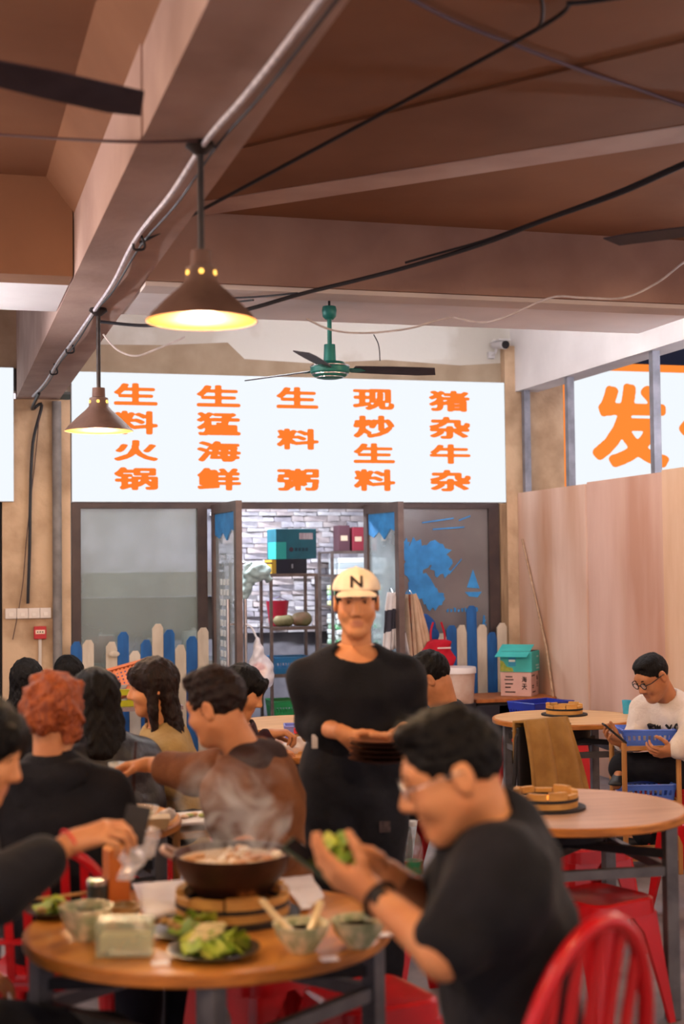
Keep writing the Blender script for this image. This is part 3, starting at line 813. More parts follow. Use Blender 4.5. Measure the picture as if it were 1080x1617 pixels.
class Person:
    """joints are world points; sides are the person's own left/right"""
    def __init__(s, label, base, pelvis, neck, head, hfwd, hup=(0, 0, 1), left=None, skin=None, hs=1.0, build=1.0, group=None, neck_r=0.056, jaw=1.0, h=0.014, hh=0.006, hand_h=0.0048, shw=0.185):
        s.base = V3(base[0], base[1], 0); s.root = thing('person', label, 'person', tuple(s.base))
        if group: s.root['group'] = group
        s.pelvis = V3(*pelvis); s.neck = V3(*neck); s.head = V3(*head); s.left = unit(V3(left[0], left[1], left[2] if len(left) > 2 else 0)); s.skin = skin or SKIN
        s.HM = head_matrix(hfwd, hup); s.hs = hs; s.b = build; s.h = h; s.hh = hh; s.hand_h = hand_h
        ax = unit(s.neck - s.pelvis); s.axis = ax; s.fwd = np.cross(s.left, ax); s.fwd = -s.fwd if False else s.fwd
        L = np.linalg.norm(s.neck - s.pelvis)
        s.waist = s.pelvis + ax * L * .33; s.chest = s.pelvis + ax * L * .68; s.top = s.pelvis + ax * L * .88
        s.shL = s.top + s.left * shw * build - ax * .03; s.shR = s.top - s.left * shw * build - ax * .03
        s.hipL = s.pelvis + s.left * .095; s.hipR = s.pelvis - s.left * .095
        s.arms = {}; s.legs = {}; s.neck_r = neck_r; s.jaw = jaw
    def arm(s, side, elbow, wrist, hdir=None, palm=(0, 0, -1), curl=.45, thumb=.4, sh=None, spread=0.0):
        e = V3(*elbow); w = V3(*wrist)
        s.arms[side] = dict(sh=V3(*sh) if sh is not None else (s.shL if side == 'L' else s.shR), e=e, w=w, d=unit(hdir if hdir is not None else w - e), palm=np.asarray(palm, float), curl=curl, thumb=thumb, spread=spread)
    def leg(s, side, knee, ankle, toe):
        s.legs[side] = dict(k=V3(*knee), a=V3(*ankle), t=unit(V3(*toe)), hip=s.hipL if side == 'L' else s.hipR)
    def sit(s, d, splay=.12, knee_z=.47, drop=None, thigh=.42):
        """legs of a seated figure: thighs along d, shins down"""
        d = unit(V3(d[0], d[1], 0))
        for side, sg in (('L', 1), ('R', -1)):
            hip = s.hipL if side == 'L' else s.hipR
            k = hip + d * thigh + s.left * sg * splay * .5; k[2] = knee_z
            a = k + d * (.0 if drop is None else drop); a[2] = .08
            s.leg(side, k, a, d)
    # --- solids
    def torso(s, F, e=0.0, lo=0.0, k=.05):
        b = s.b
        F.u(ec(s.pelvis - s.axis * lo, s.waist, s.left, (.158 * b + e, .112 * b + e), (.142 * b + e, .102 * b + e)), k)
        F.u(ec(s.waist, s.chest, s.left, (.142 * b + e, .102 * b + e), (.165 * b + e, .112 * b + e)), k)
        F.u(ec(s.chest, s.top, s.left, (.165 * b + e, .112 * b + e), (.12 * b + e, .072 * b + e)), k)
        for sh in (s.shL, s.shR):
            F.u(rc(s.top + s.axis * .012, sh, .060 * b + e, .052 * b + e), .075)
        F.u(rc(s.top, s.neck, .075 * b + e, .056 * b + e * .6), .05)
    def limbs(s, F, e=0.0, arm_to=1.0, legs=True, fore=True, k=.03, wide=1.0):
        for a in s.arms.values():
            F.u(rc(a['sh'], a['sh'] + (a['e'] - a['sh']) * min(1, arm_to * 2), .052 * s.b * wide + e, (.052 - .012 * min(1, arm_to * 2)) * s.b * wide + e), k)
            if arm_to > .5:
                t = (arm_to - .5) * 2
                F.u(rc(a['e'], a['e'] + (a['w'] - a['e']) * t, .041 * s.b * wide + e, (.041 - .015 * t) * s.b * wide + e), .02)
    def leg_solids(s, F, e=0.0, to=1.0, k=.03, flare=0.0):
        for l in s.legs.values():
            F.u(rc(l['hip'], l['k'], .088 * s.b + e, .060 * s.b + e), k)
            F.u(rc(l['k'], l['k'] + (l['a'] - l['k']) * to, .058 * s.b + e, .042 + e + flare), .02)
    def build_body(s, legs=True, hands=True):
        parts = []
        F = Field(s.h); s.torso(F); s.limbs(F)
        if s.legs: s.leg_solids(F)
        for l in s.legs.values(): F.u(rc(l['a'], l['a'] + l['t'] * .14 - V3(0, 0, .045), .036, .028), .02)
        V, Q = F.mesh(); parts.append((V, Q)); n_lip = []
        # head
        R = s.HM; nb = (s.neck - s.axis * .02 - s.head) @ R / s.hs
        F = Field(s.hh); head_prims(F, nb, neck_r=s.neck_r, jaw=s.jaw); V, Q = F.mesh()
        c = V[Q].mean(1)
        lx = np.abs(V[:, 0]) / .024; lz = np.abs(V[:, 2] + .0675) / .0125
        lip = np.clip((1.25 - np.sqrt(lx ** 2 + lz ** 2)) * 2.2, 0, 1) * (V[:, 1] > .07)
        parts.append((V * s.hs @ R.T + s.head, Q))
        for side, a in s.arms.items():
            F = hand_field(s.hand_h, 1 if side == 'R' else -1, a['curl'], a['spread'], a['thumb']); V, Q = F.mesh()
            y = a['d']; z = -a['palm']; z = unit(z - y * (z @ y)); x = np.cross(y, z)
            # right hand with palm down, fingers forward has its thumb on the left
            x = -x if True else x
            M = np.stack([x, y, z], 1)
            if np.linalg.det(M) < 0: Q = Q[:, ::-1]
            parts.append((V @ M.T + a['w'], Q)); a['M'] = M
        V, Q = join_vq(parts)
        s.body = to_obj('body', V, Q, s.skin, s.root, s.base)
        lv = np.zeros(len(V), np.float32); o = len(parts[0][0]); lv[o:o + len(lip)] = lip
        at = s.body.data.attributes.new('lip', 'FLOAT', 'POINT'); at.data.foreach_set('value', lv)
        # eyes and brows
        for q in (-1, 1):
            mb = MB().ell((0, 0, 0), (.0118, .0118, .0118), u=14, v=10)
            s.hobj(mb, 'eye', EYE, (q * .031, .0755, .0105))
            s.hobj(MB().ell((0, 0, 0), (.0058, .0026, .0046)), 'iris', IRIS, (q * .030, .0866, .0100), sub='eye')
            s.hobj(MB().tube(sm([(q * .014, .0895, .026), (q * .03, .0895, .0305), (q * .047, .076, .027)], 3), .0036, 6), 'eyebrow', HAIRB, (0, 0, 0))
            s.hobj(MB().tube(sm([(q * .0185, .0862, .0130), (q * .031, .0895, .0182), (q * .0445, .0805, .0120)], 3), .0021, 5), 'eyelid', HAIRB, (0, 0, 0))
        return s
    def hobj(s, mb, name, m, loc=(0, 0, 0), smooth=True, sub=None):
        """small piece placed in head space"""
        me = mb.mesh(name); o = link(name, me, m, s.root); n = len(me.vertices)
        co = np.zeros(n * 3, np.float32); me.vertices.foreach_get('co', co); co = co.reshape(-1, 3) + np.array(loc)
        co = co * s.hs @ s.HM.T + s.head - s.base
        me.vertices.foreach_set('co', co.astype(np.float32).ravel()); me.update()
        if smooth: shade(o, 60)
        return o
    def hair(s, F, m, name='hair'):
        V, Q = F.mesh(); return to_obj(name, V * s.hs @ s.HM.T + s.head, Q, m, s.root, s.base)
    def top_garment(s, name, m, e=.012, sleeve=.95, lo=.06, wr=.004, seed=3, freq=34, collar=True, cm=None, h=None, extra=None, wide=1.0, ck=.026, drop=.0):
        F = Field(h or s.h); s.torso(F, e, lo); s.limbs(F, e * 1.1, sleeve, wide=wide)
        if extra: extra(F)
        # neck opening
        nd = unit(s.head - s.neck)
        F.s(rc(s.neck + s.axis * (.012 - drop), s.neck + nd * .12, s.neck_r + ck * .3, s.neck_r + ck), .01)
        if drop:
            fw = unit(np.cross(s.left, s.axis)); fw = fw if fw @ s.HM[:, 1] > 0 else -fw
            F.s(el(s.neck + fw * .035 + s.axis * (.034 - drop), (.086, .086, .042)), .012)
        if wr: F.disp = waves(wr, freq, seed)
        V, Q = F.mesh(); o = to_obj(name, V, Q, m, s.root, s.base)
        return o
    def trousers(s, name, m, e=.018, to=.95, flare=.02, wr=.004, seed=5):
        F = Field(s.h); b = s.b
        F.u(ec(s.pelvis - s.axis * .06, s.pelvis + s.axis * .07, s.left, (.16 * b + e * .5, .115 * b + e * .5), (.15 * b + e * .5, .108 * b + e * .5)), .04)
        s.leg_solids(F, e, to, .04, flare)
        if wr: F.disp = waves(wr, 30, seed)
        V, Q = F.mesh(); return to_obj(name, V, Q, m, s.root, s.base)
    def shoes(s, m, name='shoe'):
        for l in s.legs.values():
            F = Field(.009); side = np.cross(l['t'], V3(0, 0, 1))
            a = l['a'].copy(); a[2] -= .035
            F.u(ec(a - l['t'] * .04, a + l['t'] * .16 - V3(0, 0, .008), side, (.042, .042), (.045, .034)), .02); F.u(rc(l['a'], l['a'] + V3(0, 0, .02), .046, .044), .02)
            if abs(l['t'][2]) < .3: F.s(plane((0, 0, 1), max(.004, l['a'][2] - .078)), .004)
            V, Q = F.mesh(); to_obj(name, V, Q, m, s.root, s.base)

def hair_short(h=.0055, side=.006, topv=.014, seed=1, front=0.0, amp=.0028, nape=-.05, fz=.136):
    F = Field(h)
    F.u(el((0, -.014, .032), (.0755 + side, .097 + side, .086 + side)), .01)
    F.u(el((0, .000 + front * .5, .096), (.060, .078, .016 + topv)), .025)
    if front: F.u(el((0, .050 + front, .092 + topv * .6), (.048, .026, .020)), .02)
    F.s(el((0, .128, -.043), (.092, .078, fz)), .008)          # face
    F.s(plane((0, -.62, 1), nape * .55), .006)                    # lower edge: higher in front, lower at the nape
    for q in (-1, 1): F.s(el((q * .095, -.006, -.014), (.03, .027, .040)), .006)
    w1 = waves(amp, 230, seed, 6, (1, .45, 1)); F.disp = w1
    return F

def hair_long(h=.0065, length=.26, seed=1, bangs=True, vol=.012, face=True):
    F = Field(h)
    F.u(el((0, -.016, .034), (.078 + vol, .1 + vol, .089 + vol)), .01)
    F.u(ec((0, -.05, .02), (0, -.075, -length), (1, 0, 0), (.084, .06), (.105, .04)), .03)
    if face: F.s(el((0, .120, -.06), (.070, .078, .145)), .010)
    for q in (-1, 1):
        F.u(rc((q * .074, .02, .04), (q * .080, .02, -.10), .020, .022), .02)
        F.u(rc((q * .080, .02, -.10), (q * .085, .03, -length * .8), .022, .016), .02)
    if bangs: F.u(ec((-.045, .078, .055), (.045, .078, .055), (0, 0, 1), (.040, .020), (.040, .020)), .015)
    w = waves(.0035, 170, seed, 6, (1, 1, .15)); F.disp = w
    return F

def spectacles(p, m, rim=.0017, w=.021, hgt=.017, lens=True):
    for q in (-1, 1):
        ring = [(q * .031 + w * math.cos(t) * (1 - .12 * abs(math.sin(2 * t))), .101, .004 + hgt * math.sin(t)) for t in np.linspace(0, 2 * PI, 21)]
        p.hobj(MB().tube(ring, rim, 6), 'glasses_rim', m)
        p.hobj(MB().tube([(q * .052, .101, .010), (q * .078, .080, .012), (q * .083, -.01, .010), (q * .080, -.03, -.004)], rim, 6), 'glasses_temple', m)
        if lens:
            p.hobj(MB().lathe([(0, 0), (w * .95, 0), (w * .95, .001), (0, .001)], 18, mtx=Matrix.Translation((q * .031, .1015, .004)) @ Matrix.Rotation(-PI / 2, 4, 'X') @ Matrix.Scale(hgt / w, 4, (0, 1, 0))), 'lens', film_mat('spectacle_lens', '#dfe8f0', .10, .03, gloss=.5))
    p.hobj(MB().tube(sm([(-.011, .101, .008), (0, .104, .011), (.011, .101, .008)], 3), rim, 6), 'glasses_bridge', m)

# ================================================================ tables, stools, chairs
RV = V3(0.9613, -0.2756, 0); DV = V3(0.2756, 0.9613, 0); UP = V3(0, 0, 1)     # hall directions used for poses
WOOD_A = mat('varnished_orange_wood', '#d9933f', 0.28, col2='#b87430', scale=3, detail=6, stretch=(1, 7, 1), spec=0.6, coat=0.3)
WOOD_B = mat('pinkish_wood_top', '#c6a18a', 0.30, col2='#b08973', scale=2.6, detail=6, stretch=(1, 6, 1), spec=0.6, coat=0.2)
WOOD_C = mat('pale_pine_top', '#d0a878', 0.4, col2='#b98d5e', scale=3, detail=6, stretch=(1, 7, 1))
EDGE = mat('plywood_edge', '#bb742f', 0.4, col2='#94581f', scale=9, stretch=(1, 1, 8))
STEEL = mat('grey_steel_leg', '#6f6d70', 0.45, 0.5, col2='#565459', scale=9)
IRON = mat('black_iron', '#1b191b', 0.6, 0.3, col2='#262225', scale=14)
BLOCK = mat('burner_ring_wood', '#c9964f', 0.6, col2='#a87536', scale=8, stretch=(1, 1, 3))
COAL = emat('glowing_coal', (1.0, 0.22, 0.03), 2.2)

def round_table(label, x, y, r, top_m, rotz=0.3, ring=True, coal=False, h=0.75):
    t = thing('round_table', label, 'table', (x, y, 0), rotz, 'round dining tables of the hall')
    MB().lathe([(0, h - 0.012), (r - 0.012, h - 0.012), (r - 0.012, h - 0.002), (r - 0.014, h), (0, h)], 64).build('table_top', top_m, t, True)
    MB().lathe([(0, h - 0.032), (r - 0.004, h - 0.032), (r, h - 0.028), (r, h - 0.006), (r - 0.005, h - 0.0005), (r - 0.03, h - 0.0005), (r - 0.03, h - 0.02)], 64).build('rim_band', EDGE, t, True)
    q = r * 0.64
    for sx in (-1, 1):
        for sy in (-1, 1):
            MB().bbox((sx * q - 0.024, sy * q - 0.024, 0.0), (sx * q + 0.024, sy * q + 0.024, h - 0.032), 0.004).build('leg', STEEL, t)
    for k, (a, b) in enumerate((((-q, -q), (q, -q)), ((q, -q), (q, q)), ((q, q), (-q, q)), ((-q, q), (-q, -q)))):
        MB().bar((a[0], a[1], h - 0.20), (b[0], b[1], h - 0.20), 0.03, 0.035).build('side_rail', STEEL, t)
    MB().bar((-q, -q, h - 0.17), (q, q, h - 0.17), 0.03, 0.03).build('cross_rail', IRON, t)
    MB().bar((q, -q, h - 0.14), (-q, q, h - 0.14), 0.03, 0.03).build('cross_rail', IRON, t)
    MB().lathe([(0, h - 0.12), (0.15, h - 0.12), (0.16, h - 0.032), (0, h - 0.032)], 28).build('burner_well', IRON, t, True)
    return t

def burner(label, x, y, z, r=0.125, coal=False, group='charcoal burner rings on the tables'):
    t = thing('burner_ring', label, 'burner', (x, y, z), 0.2, group)
    MB().lathe([(r + 0.03, 0.0), (r + 0.03, 0.010), (r - 0.02, 0.012), (r - 0.02, 0.0)], 36, close=True).build('base_plate', IRON, t, True)
    MB().lathe([(r, 0.010), (r, 0.034), (r - 0.026, 0.034), (r - 0.026, 0.010)], 36, close=True).build('wood_ring', BLOCK, t, True)
    MB().lathe([(r + 0.002, 0.034), (r + 0.002, 0.046), (r - 0.026, 0.046), (r - 0.026, 0.034)], 36, close=True).build('iron_band', IRON, t, True)
    n = 9
    for k in range(n):
        a0 = 2 * PI * k / n; a1 = a0 + 2 * PI / n * 0.93; hh = (0.030, 0.016, 0.024)[k % 3]
        o = MB(); st = 5; vs = []; fs = []
        for i in range(st):
            a = a0 + (a1 - a0) * i / (st - 1)
            for rr, zz in ((r, 0.046), (r, 0.046 + hh), (r - 0.022, 0.046 + hh), (r - 0.022, 0.046)):
                vs.append((rr * math.cos(a), rr * math.sin(a), zz))
        for i in range(st - 1):
            for j in range(4): fs.append((i * 4 + j, i * 4 + (j + 1) % 4, (i + 1) * 4 + (j + 1) % 4, (i + 1) * 4 + j))
        fs += [(3, 2, 1, 0), tuple((st - 1) * 4 + j for j in range(4))]
        o.add(vs, fs).build('wood_block', BLOCK, t)
    MB().lathe([(0, 0.012), (r - 0.03, 0.012), (r - 0.04, 0.03), (0, 0.034)], 24).build('ash_bed', mat('grey_ash', '#3a3432', 0.9, col2='#5a504b', scale=40), t, True)
    if coal:
        rr = random.Random(5)
        for k in range(9):
            a = rr.uniform(0, 6.28); q = rr.uniform(0, r - 0.05)
            MB().ell((q * math.cos(a), q * math.sin(a), 0.04), (0.014, 0.011, 0.010), u=7, v=5).build('coal', COAL if k % 3 else IRON, t)
    return t

REDP = mat('red_plastic', '#c4141d', 0.3, col2='#b00f18', scale=5, spec=0.5, coat=0.1)
def make_stool():
    t = thing('plastic_stool', '', 'stool', (0, 0, 0), 0, 'red plastic stools')
    h = 0.46; a = 0.15; b = 0.205
    # seat: rounded square, slightly dished, with a skirt
    def rsq(half, rad, n=5):
        out = []
        for cx, cy, a0 in ((half - rad, half - rad, 0), (-half + rad, half - rad, 90), (-half + rad, -half + rad, 180), (half - rad, -half + rad, 270)):
            for k in range(n): q = math.radians(a0 + 90 * k / (n - 1)); out.append((cx + rad * math.cos(q), cy + rad * math.sin(q)))
        return out
    rings = [(0.05, h - 0.012, .03), (0.135, h - 0.006, .05), (0.148, h, .055), (0.160, h - 0.008, .06), (0.164, h - 0.06, .06), (0.158, h - 0.06, .06), (0.154, h - 0.014, .055), (0.05, h - 0.020, .03)]
    o = MB(); vs = []; n = 20
    for hf, z, rd in rings: vs += [(x, y, z) for x, y in rsq(hf, rd)]
    fs = [tuple(range(n))]
    for i in range(len(rings) - 1):
        for j in range(n): fs.append((i * n + j, i * n + (j + 1) % n, (i + 1) * n + (j + 1) % n, (i + 1) * n + j))
    fs.append(tuple((len(rings) - 1) * n + j for j in range(n)))
    o.add(vs, fs).build('seat', REDP, t, True)
    # four corner legs: flared L-shaped shells
    for k in range(4):
        o = MB(); vs = []; fs = []; seg = 6
        for i in range(seg + 1):
            f = i / seg; z = (h - 0.055) * (1 - f); hf = 0.160 + (b - 0.160) * f; w = (0.12 - 0.07 * f ** 0.7 if f > 0 else 0.15)
            for (x, y) in ((hf, hf - w), (hf, hf - 0.02), (hf - 0.02, hf), (hf - w, hf), (hf - w, hf - 0.014), (hf - 0.03, hf - 0.014), (hf - 0.014, hf - 0.03), (hf - 0.014, hf - w)):
                vs.append((x, y, z))
        for i in range(seg):
            for j in range(8): fs.append((i * 8 + j, i * 8 + (j + 1) % 8, (i + 1) * 8 + (j + 1) % 8, (i + 1) * 8 + j))
        fs += [tuple(range(7, -1, -1)), tuple(seg * 8 + j for j in range(8))]
        q = k * PI / 2; c, s = math.cos(q), math.sin(q)
        vs = [(x * c - y * s, x * s + y * c, z) for x, y, z in vs]
        o.add(vs, fs).build('leg', REDP, t, True)
        # brace between this leg and the next
        p0 = (0.172 * c - 0.10 * s * 0 - 0, 0.172 * s, 0.30)
    return t
STOOL = make_stool(); stool_n = [0]
def stool(x, y, rz, label):
    if stool_n[0] == 0:
        o = STOOL; o.location = (x, y, 0); o.rotation_euler = (0, 0, rz); o['label'] = label
    else: o = copy_tree(STOOL, None, (x, y, 0), rz, label)
    stool_n[0] += 1; return o

def make_chair(label, x, y, rz, top=0.95):
    """red plastic chair with an arched open back of upright slats; faces +Y before turning"""
    t = thing('plastic_chair', label, 'chair', (x, y, 0), rz, 'red plastic chairs with arched backs')
    MB().bbox((-0.20, -0.19, 0.425), (0.20, 0.20, 0.455), 0.014).build('seat', REDP, t, True)
    MB().bbox((-0.185, -0.175, 0.395), (0.185, 0.185, 0.427), 0.01).build('apron', REDP, t, True)
    for sx in (-1, 1):
        for sy in (-1, 1):
            MB().tube([(sx * 0.165, sy * 0.155, 0.41), (sx * 0.20, sy * 0.20, 0.0)], 0.024, 10, rs=[0.026, 0.018]).build('leg', REDP, t, True)
    def back(xx, zz): return (xx, -0.185 - 0.10 * (zz - 0.44) / 0.5, zz)
    arch = [back(-0.195, 0.44)] + [back(0.195 * math.cos(q), 0.66 + (top - 0.66) * math.sin(q)) for q in np.linspace(PI, 0, 17)] + [back(0.195, 0.44)]
    MB().tube(sm(arch, 2), 0.017, 10).build('back_hoop', REDP, t, True)
    for i in range(5):
        xx = -0.12 + 0.06 * i; zt = 0.66 + (top - 0.66) * math.sqrt(max(0, 1 - (xx / 0.195) ** 2)) - 0.008
        MB().bar(back(xx, 0.44), back(xx, zt), 0.026, 0.010, up=(0, 1, 0)).build('back_slat', REDP, t)
    MB().bar(back(-0.19, 0.56), back(0.19, 0.56), 0.028, 0.012).build('back_rail', REDP, t)
    return t

T1 = round_table('varnished orange wood round table with the steaming wok, nearest the viewer', 0.706, 3.80, 0.488, WOOD_A, 0.62)
T2 = round_table('round table at which the red-haired diner in a black hoodie sits', *(0.434, 5.516, 0.750)[:2], 0.48, WOOD_A, 0.2)
T3 = round_table('empty pinkish wood round table beside the man in the black T-shirt', *(2.370, 5.162, 0.750)[:2], 0.475, WOOD_B, -0.08)
T4 = round_table('round table with sauce jar and plastic bag, behind the waiter', *(1.846, 7.369, 0.752)[:2], 0.46, WOOD_A, 0.5)
T5 = round_table('pale empty table behind the sauce table, by the kitchen doors', *(2.170, 8.495, 0.725)[:2], 0.46, WOOD_C, 0.1)
T6 = round_table('pale pine round table by the plywood screen with a blue cup', *(3.778, 8.177, 0.750)[:2], 0.455, WOOD_C, -0.1)
B3 = burner('wooden burner ring with glowing coals on the empty pinkish table', *(2.293, 5.159, 0.750)[:2], 0.75, 0.125, True)
B6 = burner('wooden burner ring on the pale pine table by the plywood', *(3.818, 8.282, 0.750)[:2], 0.75, 0.115, False)

# ---- seats under the diners
def under(x, y, rz, lb): return stool(x, y, rz, lb)

# ================================================================ people
def cloth(name, c, c2, rough=.85, scale=9, bump=.25, bscale=30, sheen=.03): return mat(name, c, rough, col2=c2, scale=scale, bump=bump, bscale=bscale, sheen=sheen, spec=.2)
BLACKT = cloth('black_cotton', '#131318', '#1b1b21'); BLACKK = cloth('black_knit', '#0e0e13', '#16161c', bscale=120)
BROWNJ = cloth('brown_fleece', '#7d4f2f', '#63391f', bscale=90); DKBROWN = cloth('dark_brown_fleece', '#2a1a17', '#38231e', bscale=90)
TAN = cloth('tan_wool', '#a58a5c', '#8f754b', bscale=60); BLACKL = mat('black_leather', '#141318', .42, col2='#1e1c22', scale=12, bump=.3, bscale=24)
WHITEK = cloth('white_sweat', '#d9cfc8', '#cdc2ba', bscale=70); MAROON = cloth('maroon_cotton', '#3a1b22', '#2c141a')
DENIM = cloth('dark_trousers', '#15161c', '#1f2028'); SHOE = mat('black_shoe', '#17171b', .5, col2='#222227', scale=10)
KHAKI = cloth('khaki_trousers', '#4a3a2c', '#3a2d22')

# ---- the waiter
w = Person('young waiter in black with a beige cap, standing and holding a stack of dark plates', (1.509, 5.115, 0.950), (1.509, 5.115, 0.950), (1.509, 5.098, 1.367), (1.500, 5.051, 1.568), -DV + V3(0, 0, -.10), UP, RV, SKIN, 1.0, 1.04, h=.011, hh=.0042, shw=.18, neck_r=.051, jaw=.93)
w.arm('R', (1.361, 5.213, 1.112), (1.401, 4.911, 1.106), RV * .75 - UP * .72 - DV * .12, palm=RV * .5 + UP * .5 + DV * .6, curl=[.25, .22, .2, .18], thumb=.1)
w.arm('L', (1.740, 5.105, 1.108), (1.590, 4.857, 1.099), -RV * .8 - UP * .35 - DV * .1, palm=-RV * .2 + UP * .9, curl=[.4, .4, .38, .35], thumb=.3)
w.leg('L', (1.582, 5.091, 0.503), (1.607, 5.164, 0.059), -DV + RV * .25); w.leg('R', (1.429, 5.135, 0.505), (1.436, 5.213, 0.061), -DV - RV * .25)
w.build_body()
w.top_garment('knit_shirt', BLACKK, .014, .74, .06, .0035, 3, 30, ck=.030, drop=.022)
w.trousers('trousers', DENIM, .03, .95, .03); w.shoes(SHOE)
w.hair(hair_short(side=.005, topv=.0, amp=.002).s(plane((0, 0, -1), -.062), .004), HAIRB)
CAPM = cloth('beige_cap_cotton', '#e6d3bd', '#d9c4ac', .8, 20)
F = Field(.005); F.u(el((0, -.010, .046), (.090, .110, .082)), .01); F.s(plane((0, -.10, 1), .044), .004); cap = w.hair(F, CAPM, 'cap')
F = Field(.004); F.u(el((0, .09, .050), (.076, .066, .0075)), .004); F.s(plane((0, 1, 0), .06), .004)
def _vis(p): return (np.abs(p[:, 0]) ** 2) * 2.6
F.disp = lambda p: 0 * p[:, 0]
V_, Q_ = F.mesh(); V_[:, 2] -= V_[:, 0] ** 2 * 2.4; V_[:, 2] -= (V_[:, 1] - .08) * .12
vis = to_obj('cap_visor', V_ * w.hs @ w.HM.T + w.head, Q_, CAPM, w.root, w.base)
w.hobj(MB().ell((0, -.01, .128), (.008, .008, .005)), 'cap_button', CAPM)
# letter on the cap
g = glyph('cap_letter', 'N', .046, .040, mat('dark_embroidery', '#2a1d1c', .8), w.root, (0, 0, 0), bold=.035, res=48, flat=False)
me = g.data; n = len(me.vertices); co = np.zeros(n * 3, np.float32); me.vertices.foreach_get('co', co); co = co.reshape(-1, 3)
xx, zz, dd = -co[:, 0], co[:, 1] + .086 + .03 * co[:, 0], co[:, 2]
yy = -.010 + .110 * np.sqrt(np.clip(1 - (xx / .090) ** 2 - ((zz - .046) / .082) ** 2, 0, 1)) + .002 + dd * .5
co = np.stack([xx, yy, zz], 1) * w.hs @ w.HM.T + w.head - w.base
me.vertices.foreach_set('co', co.astype(np.float32).ravel()); me.update(); g.rotation_euler = (0, 0, 0)
# small woven patch on the trouser leg and a tag on the hip
def patch(p, name, c, size, m, t=.004):
    c = np.array(c) - p.base; M = Matrix(((RV[0], DV[0], 0, c[0]), (RV[1], DV[1], 0, c[1]), (0, 0, 1, c[2]), (0, 0, 0, 1)))
    return MB().bbox((-size[0] / 2, -t, -size[1] / 2), (size[0] / 2, t, size[1] / 2), .001, M).build(name, m, p.root)
patch(w, 'thigh_patch', (1.572, 4.964, 0.754), (.04, .04), mat('grey_patch', '#4a3c40', .8, col2='#2b2326', scale=60))
patch(w, 'hip_tag', (1.336, 5.056, 1.063), (.022, .05), mat('pale_tag', '#cfc8c6', .6))

# ---- man in the black T-shirt, nearest on the right
m1 = Person('man in black T-shirt and glasses bending over his phone, nearest the viewer', (1.188, 2.828, 0.575), (1.188, 2.828, 0.575), (1.118, 2.793, 1.161), (1.029, 2.783, 1.270), -RV * .93 - DV * .05 - UP * .34, UP - RV * .3, -DV, SKIN, 1.06, 1.12, h=.010, hh=.004, hand_h=.0042, shw=.175, neck_r=.058)
m1.arm('L', (0.942, 2.612, 0.950), (0.864, 2.819, 1.028), -RV * .85 + UP * .42 + DV * .2, palm=DV * .7 + UP * .65 + RV * .2, curl=[.5, .42, .36, .30], thumb=.15, sh=(1.076, 2.651, 1.103))
m1.arm('R', (1.114, 3.127, 0.902), (0.981, 3.036, 1.011), -RV * .9 + UP * .35, palm=-DV * .7 - UP * .3 - RV * .2, curl=[.6, .55, .5, .42], thumb=.3)
m1.sit(-RV + DV * .15, knee_z=.53, thigh=.43)
m1.build_body()
m1.top_garment('t_shirt', BLACKT, .020, .42, .08, .0060, 11, 34, wide=1.12, ck=.02)
m1.trousers('trousers', KHAKI, .02, .95); m1.shoes(SHOE)
m1.hair(hair_short(h=.0048, side=.005, topv=.020, front=.008, seed=4, amp=.0026, fz=.146), HAIRB)
spectacles(m1, mat('silver_wire', '#b9b4b2', .25, .9), .0016)
def band(p, name, side, t, r, m, w_=.012, tube=.003):
    a = p.arms[side]; c = a['e'] + (a['w'] - a['e']) * t; ax = unit(a['w'] - a['e']); s1 = unit(np.cross(ax, UP)); s2 = np.cross(ax, s1)
    ring = [c + r * (math.cos(q) * s1 + math.sin(q) * s2) - p.base for q in np.linspace(0, 2 * PI, 21)]
    return MB().tube(ring, tube, 8, sx=w_ / tube).build(name, m, p.root, True), c, ax, s1, s2
o, c, ax, s1, s2 = band(m1, 'watch_strap', 'L', .90, .0345, IRON, .004, .009)
wf = MB().lathe([(0, 0), (.019, 0), (.019, .008), (.016, .010), (0, .010)], 20, mtx=Matrix.Translation(Vector(c + s2 * 0 - m1.base + unit(-DV * .9 + UP * .4) * .030)) @ Vector((0, 0, 1)).rotation_difference(Vector(unit(-DV * .9 + UP * .4))).to_matrix().to_4x4()).build('watch_face', IRON, m1.root, True)

# ---- man in the brown jacket
m2 = Person('man in brown hooded jacket reaching across the table with chopsticks', (1.081, 4.649, 0.564), (1.081, 4.649, 0.564), (1.001, 4.652, 1.071), (0.892, 4.635, 1.245), -RV * .84 + DV * .42 - UP * .26, UP - RV * .2, unit(-DV * .9 - RV * .42), SKIN, 1.0, 1.06, h=.011, hh=.0045, shw=.17)
m2.arm('L', (1.032, 4.446, 0.798), (0.909, 4.312, 0.852), -RV * .9 - UP * .3 - DV * .1, palm=-UP, curl=.6, thumb=.4)
m2.arm('R', (0.874, 5.025, 0.973), (0.749, 5.185, 0.992), -RV * .92 - UP * .12 + DV * .1, palm=-UP * .8 - DV * .3, curl=[.75, .7, .55, .45], thumb=.45, sh=(0.959, 4.875, 1.006))
m2.sit(-RV + DV * .4); m2.build_body()
def _hood(F):
    b = m2.neck
    F.u(ec(b - m2.left * .07 - m2.fwd * 0 + UP * .01, b + m2.left * .07 + UP * .01, UP, (.05, .05), (.05, .05)), .04)
m2.top_garment('jacket', BROWNJ, .020, .80, .07, .0055, 21, 28, wide=1.15, ck=.03)
F = Field(.009); nb = m2.neck + UP * .008
bk = -unit(np.cross(m2.left, UP)); bk = unit(bk if bk @ RV > 0 else -bk)
F.u(ec(nb - m2.left * .085 + bk * .035, nb + m2.left * .085 + bk * .035, bk, (.062, .050), (.062, .050)), .02)
F.u(ec(nb + bk * .06 - UP * .02, nb + bk * .095 - UP * .11, m2.left, (.105, .045), (.075, .025)), .03)
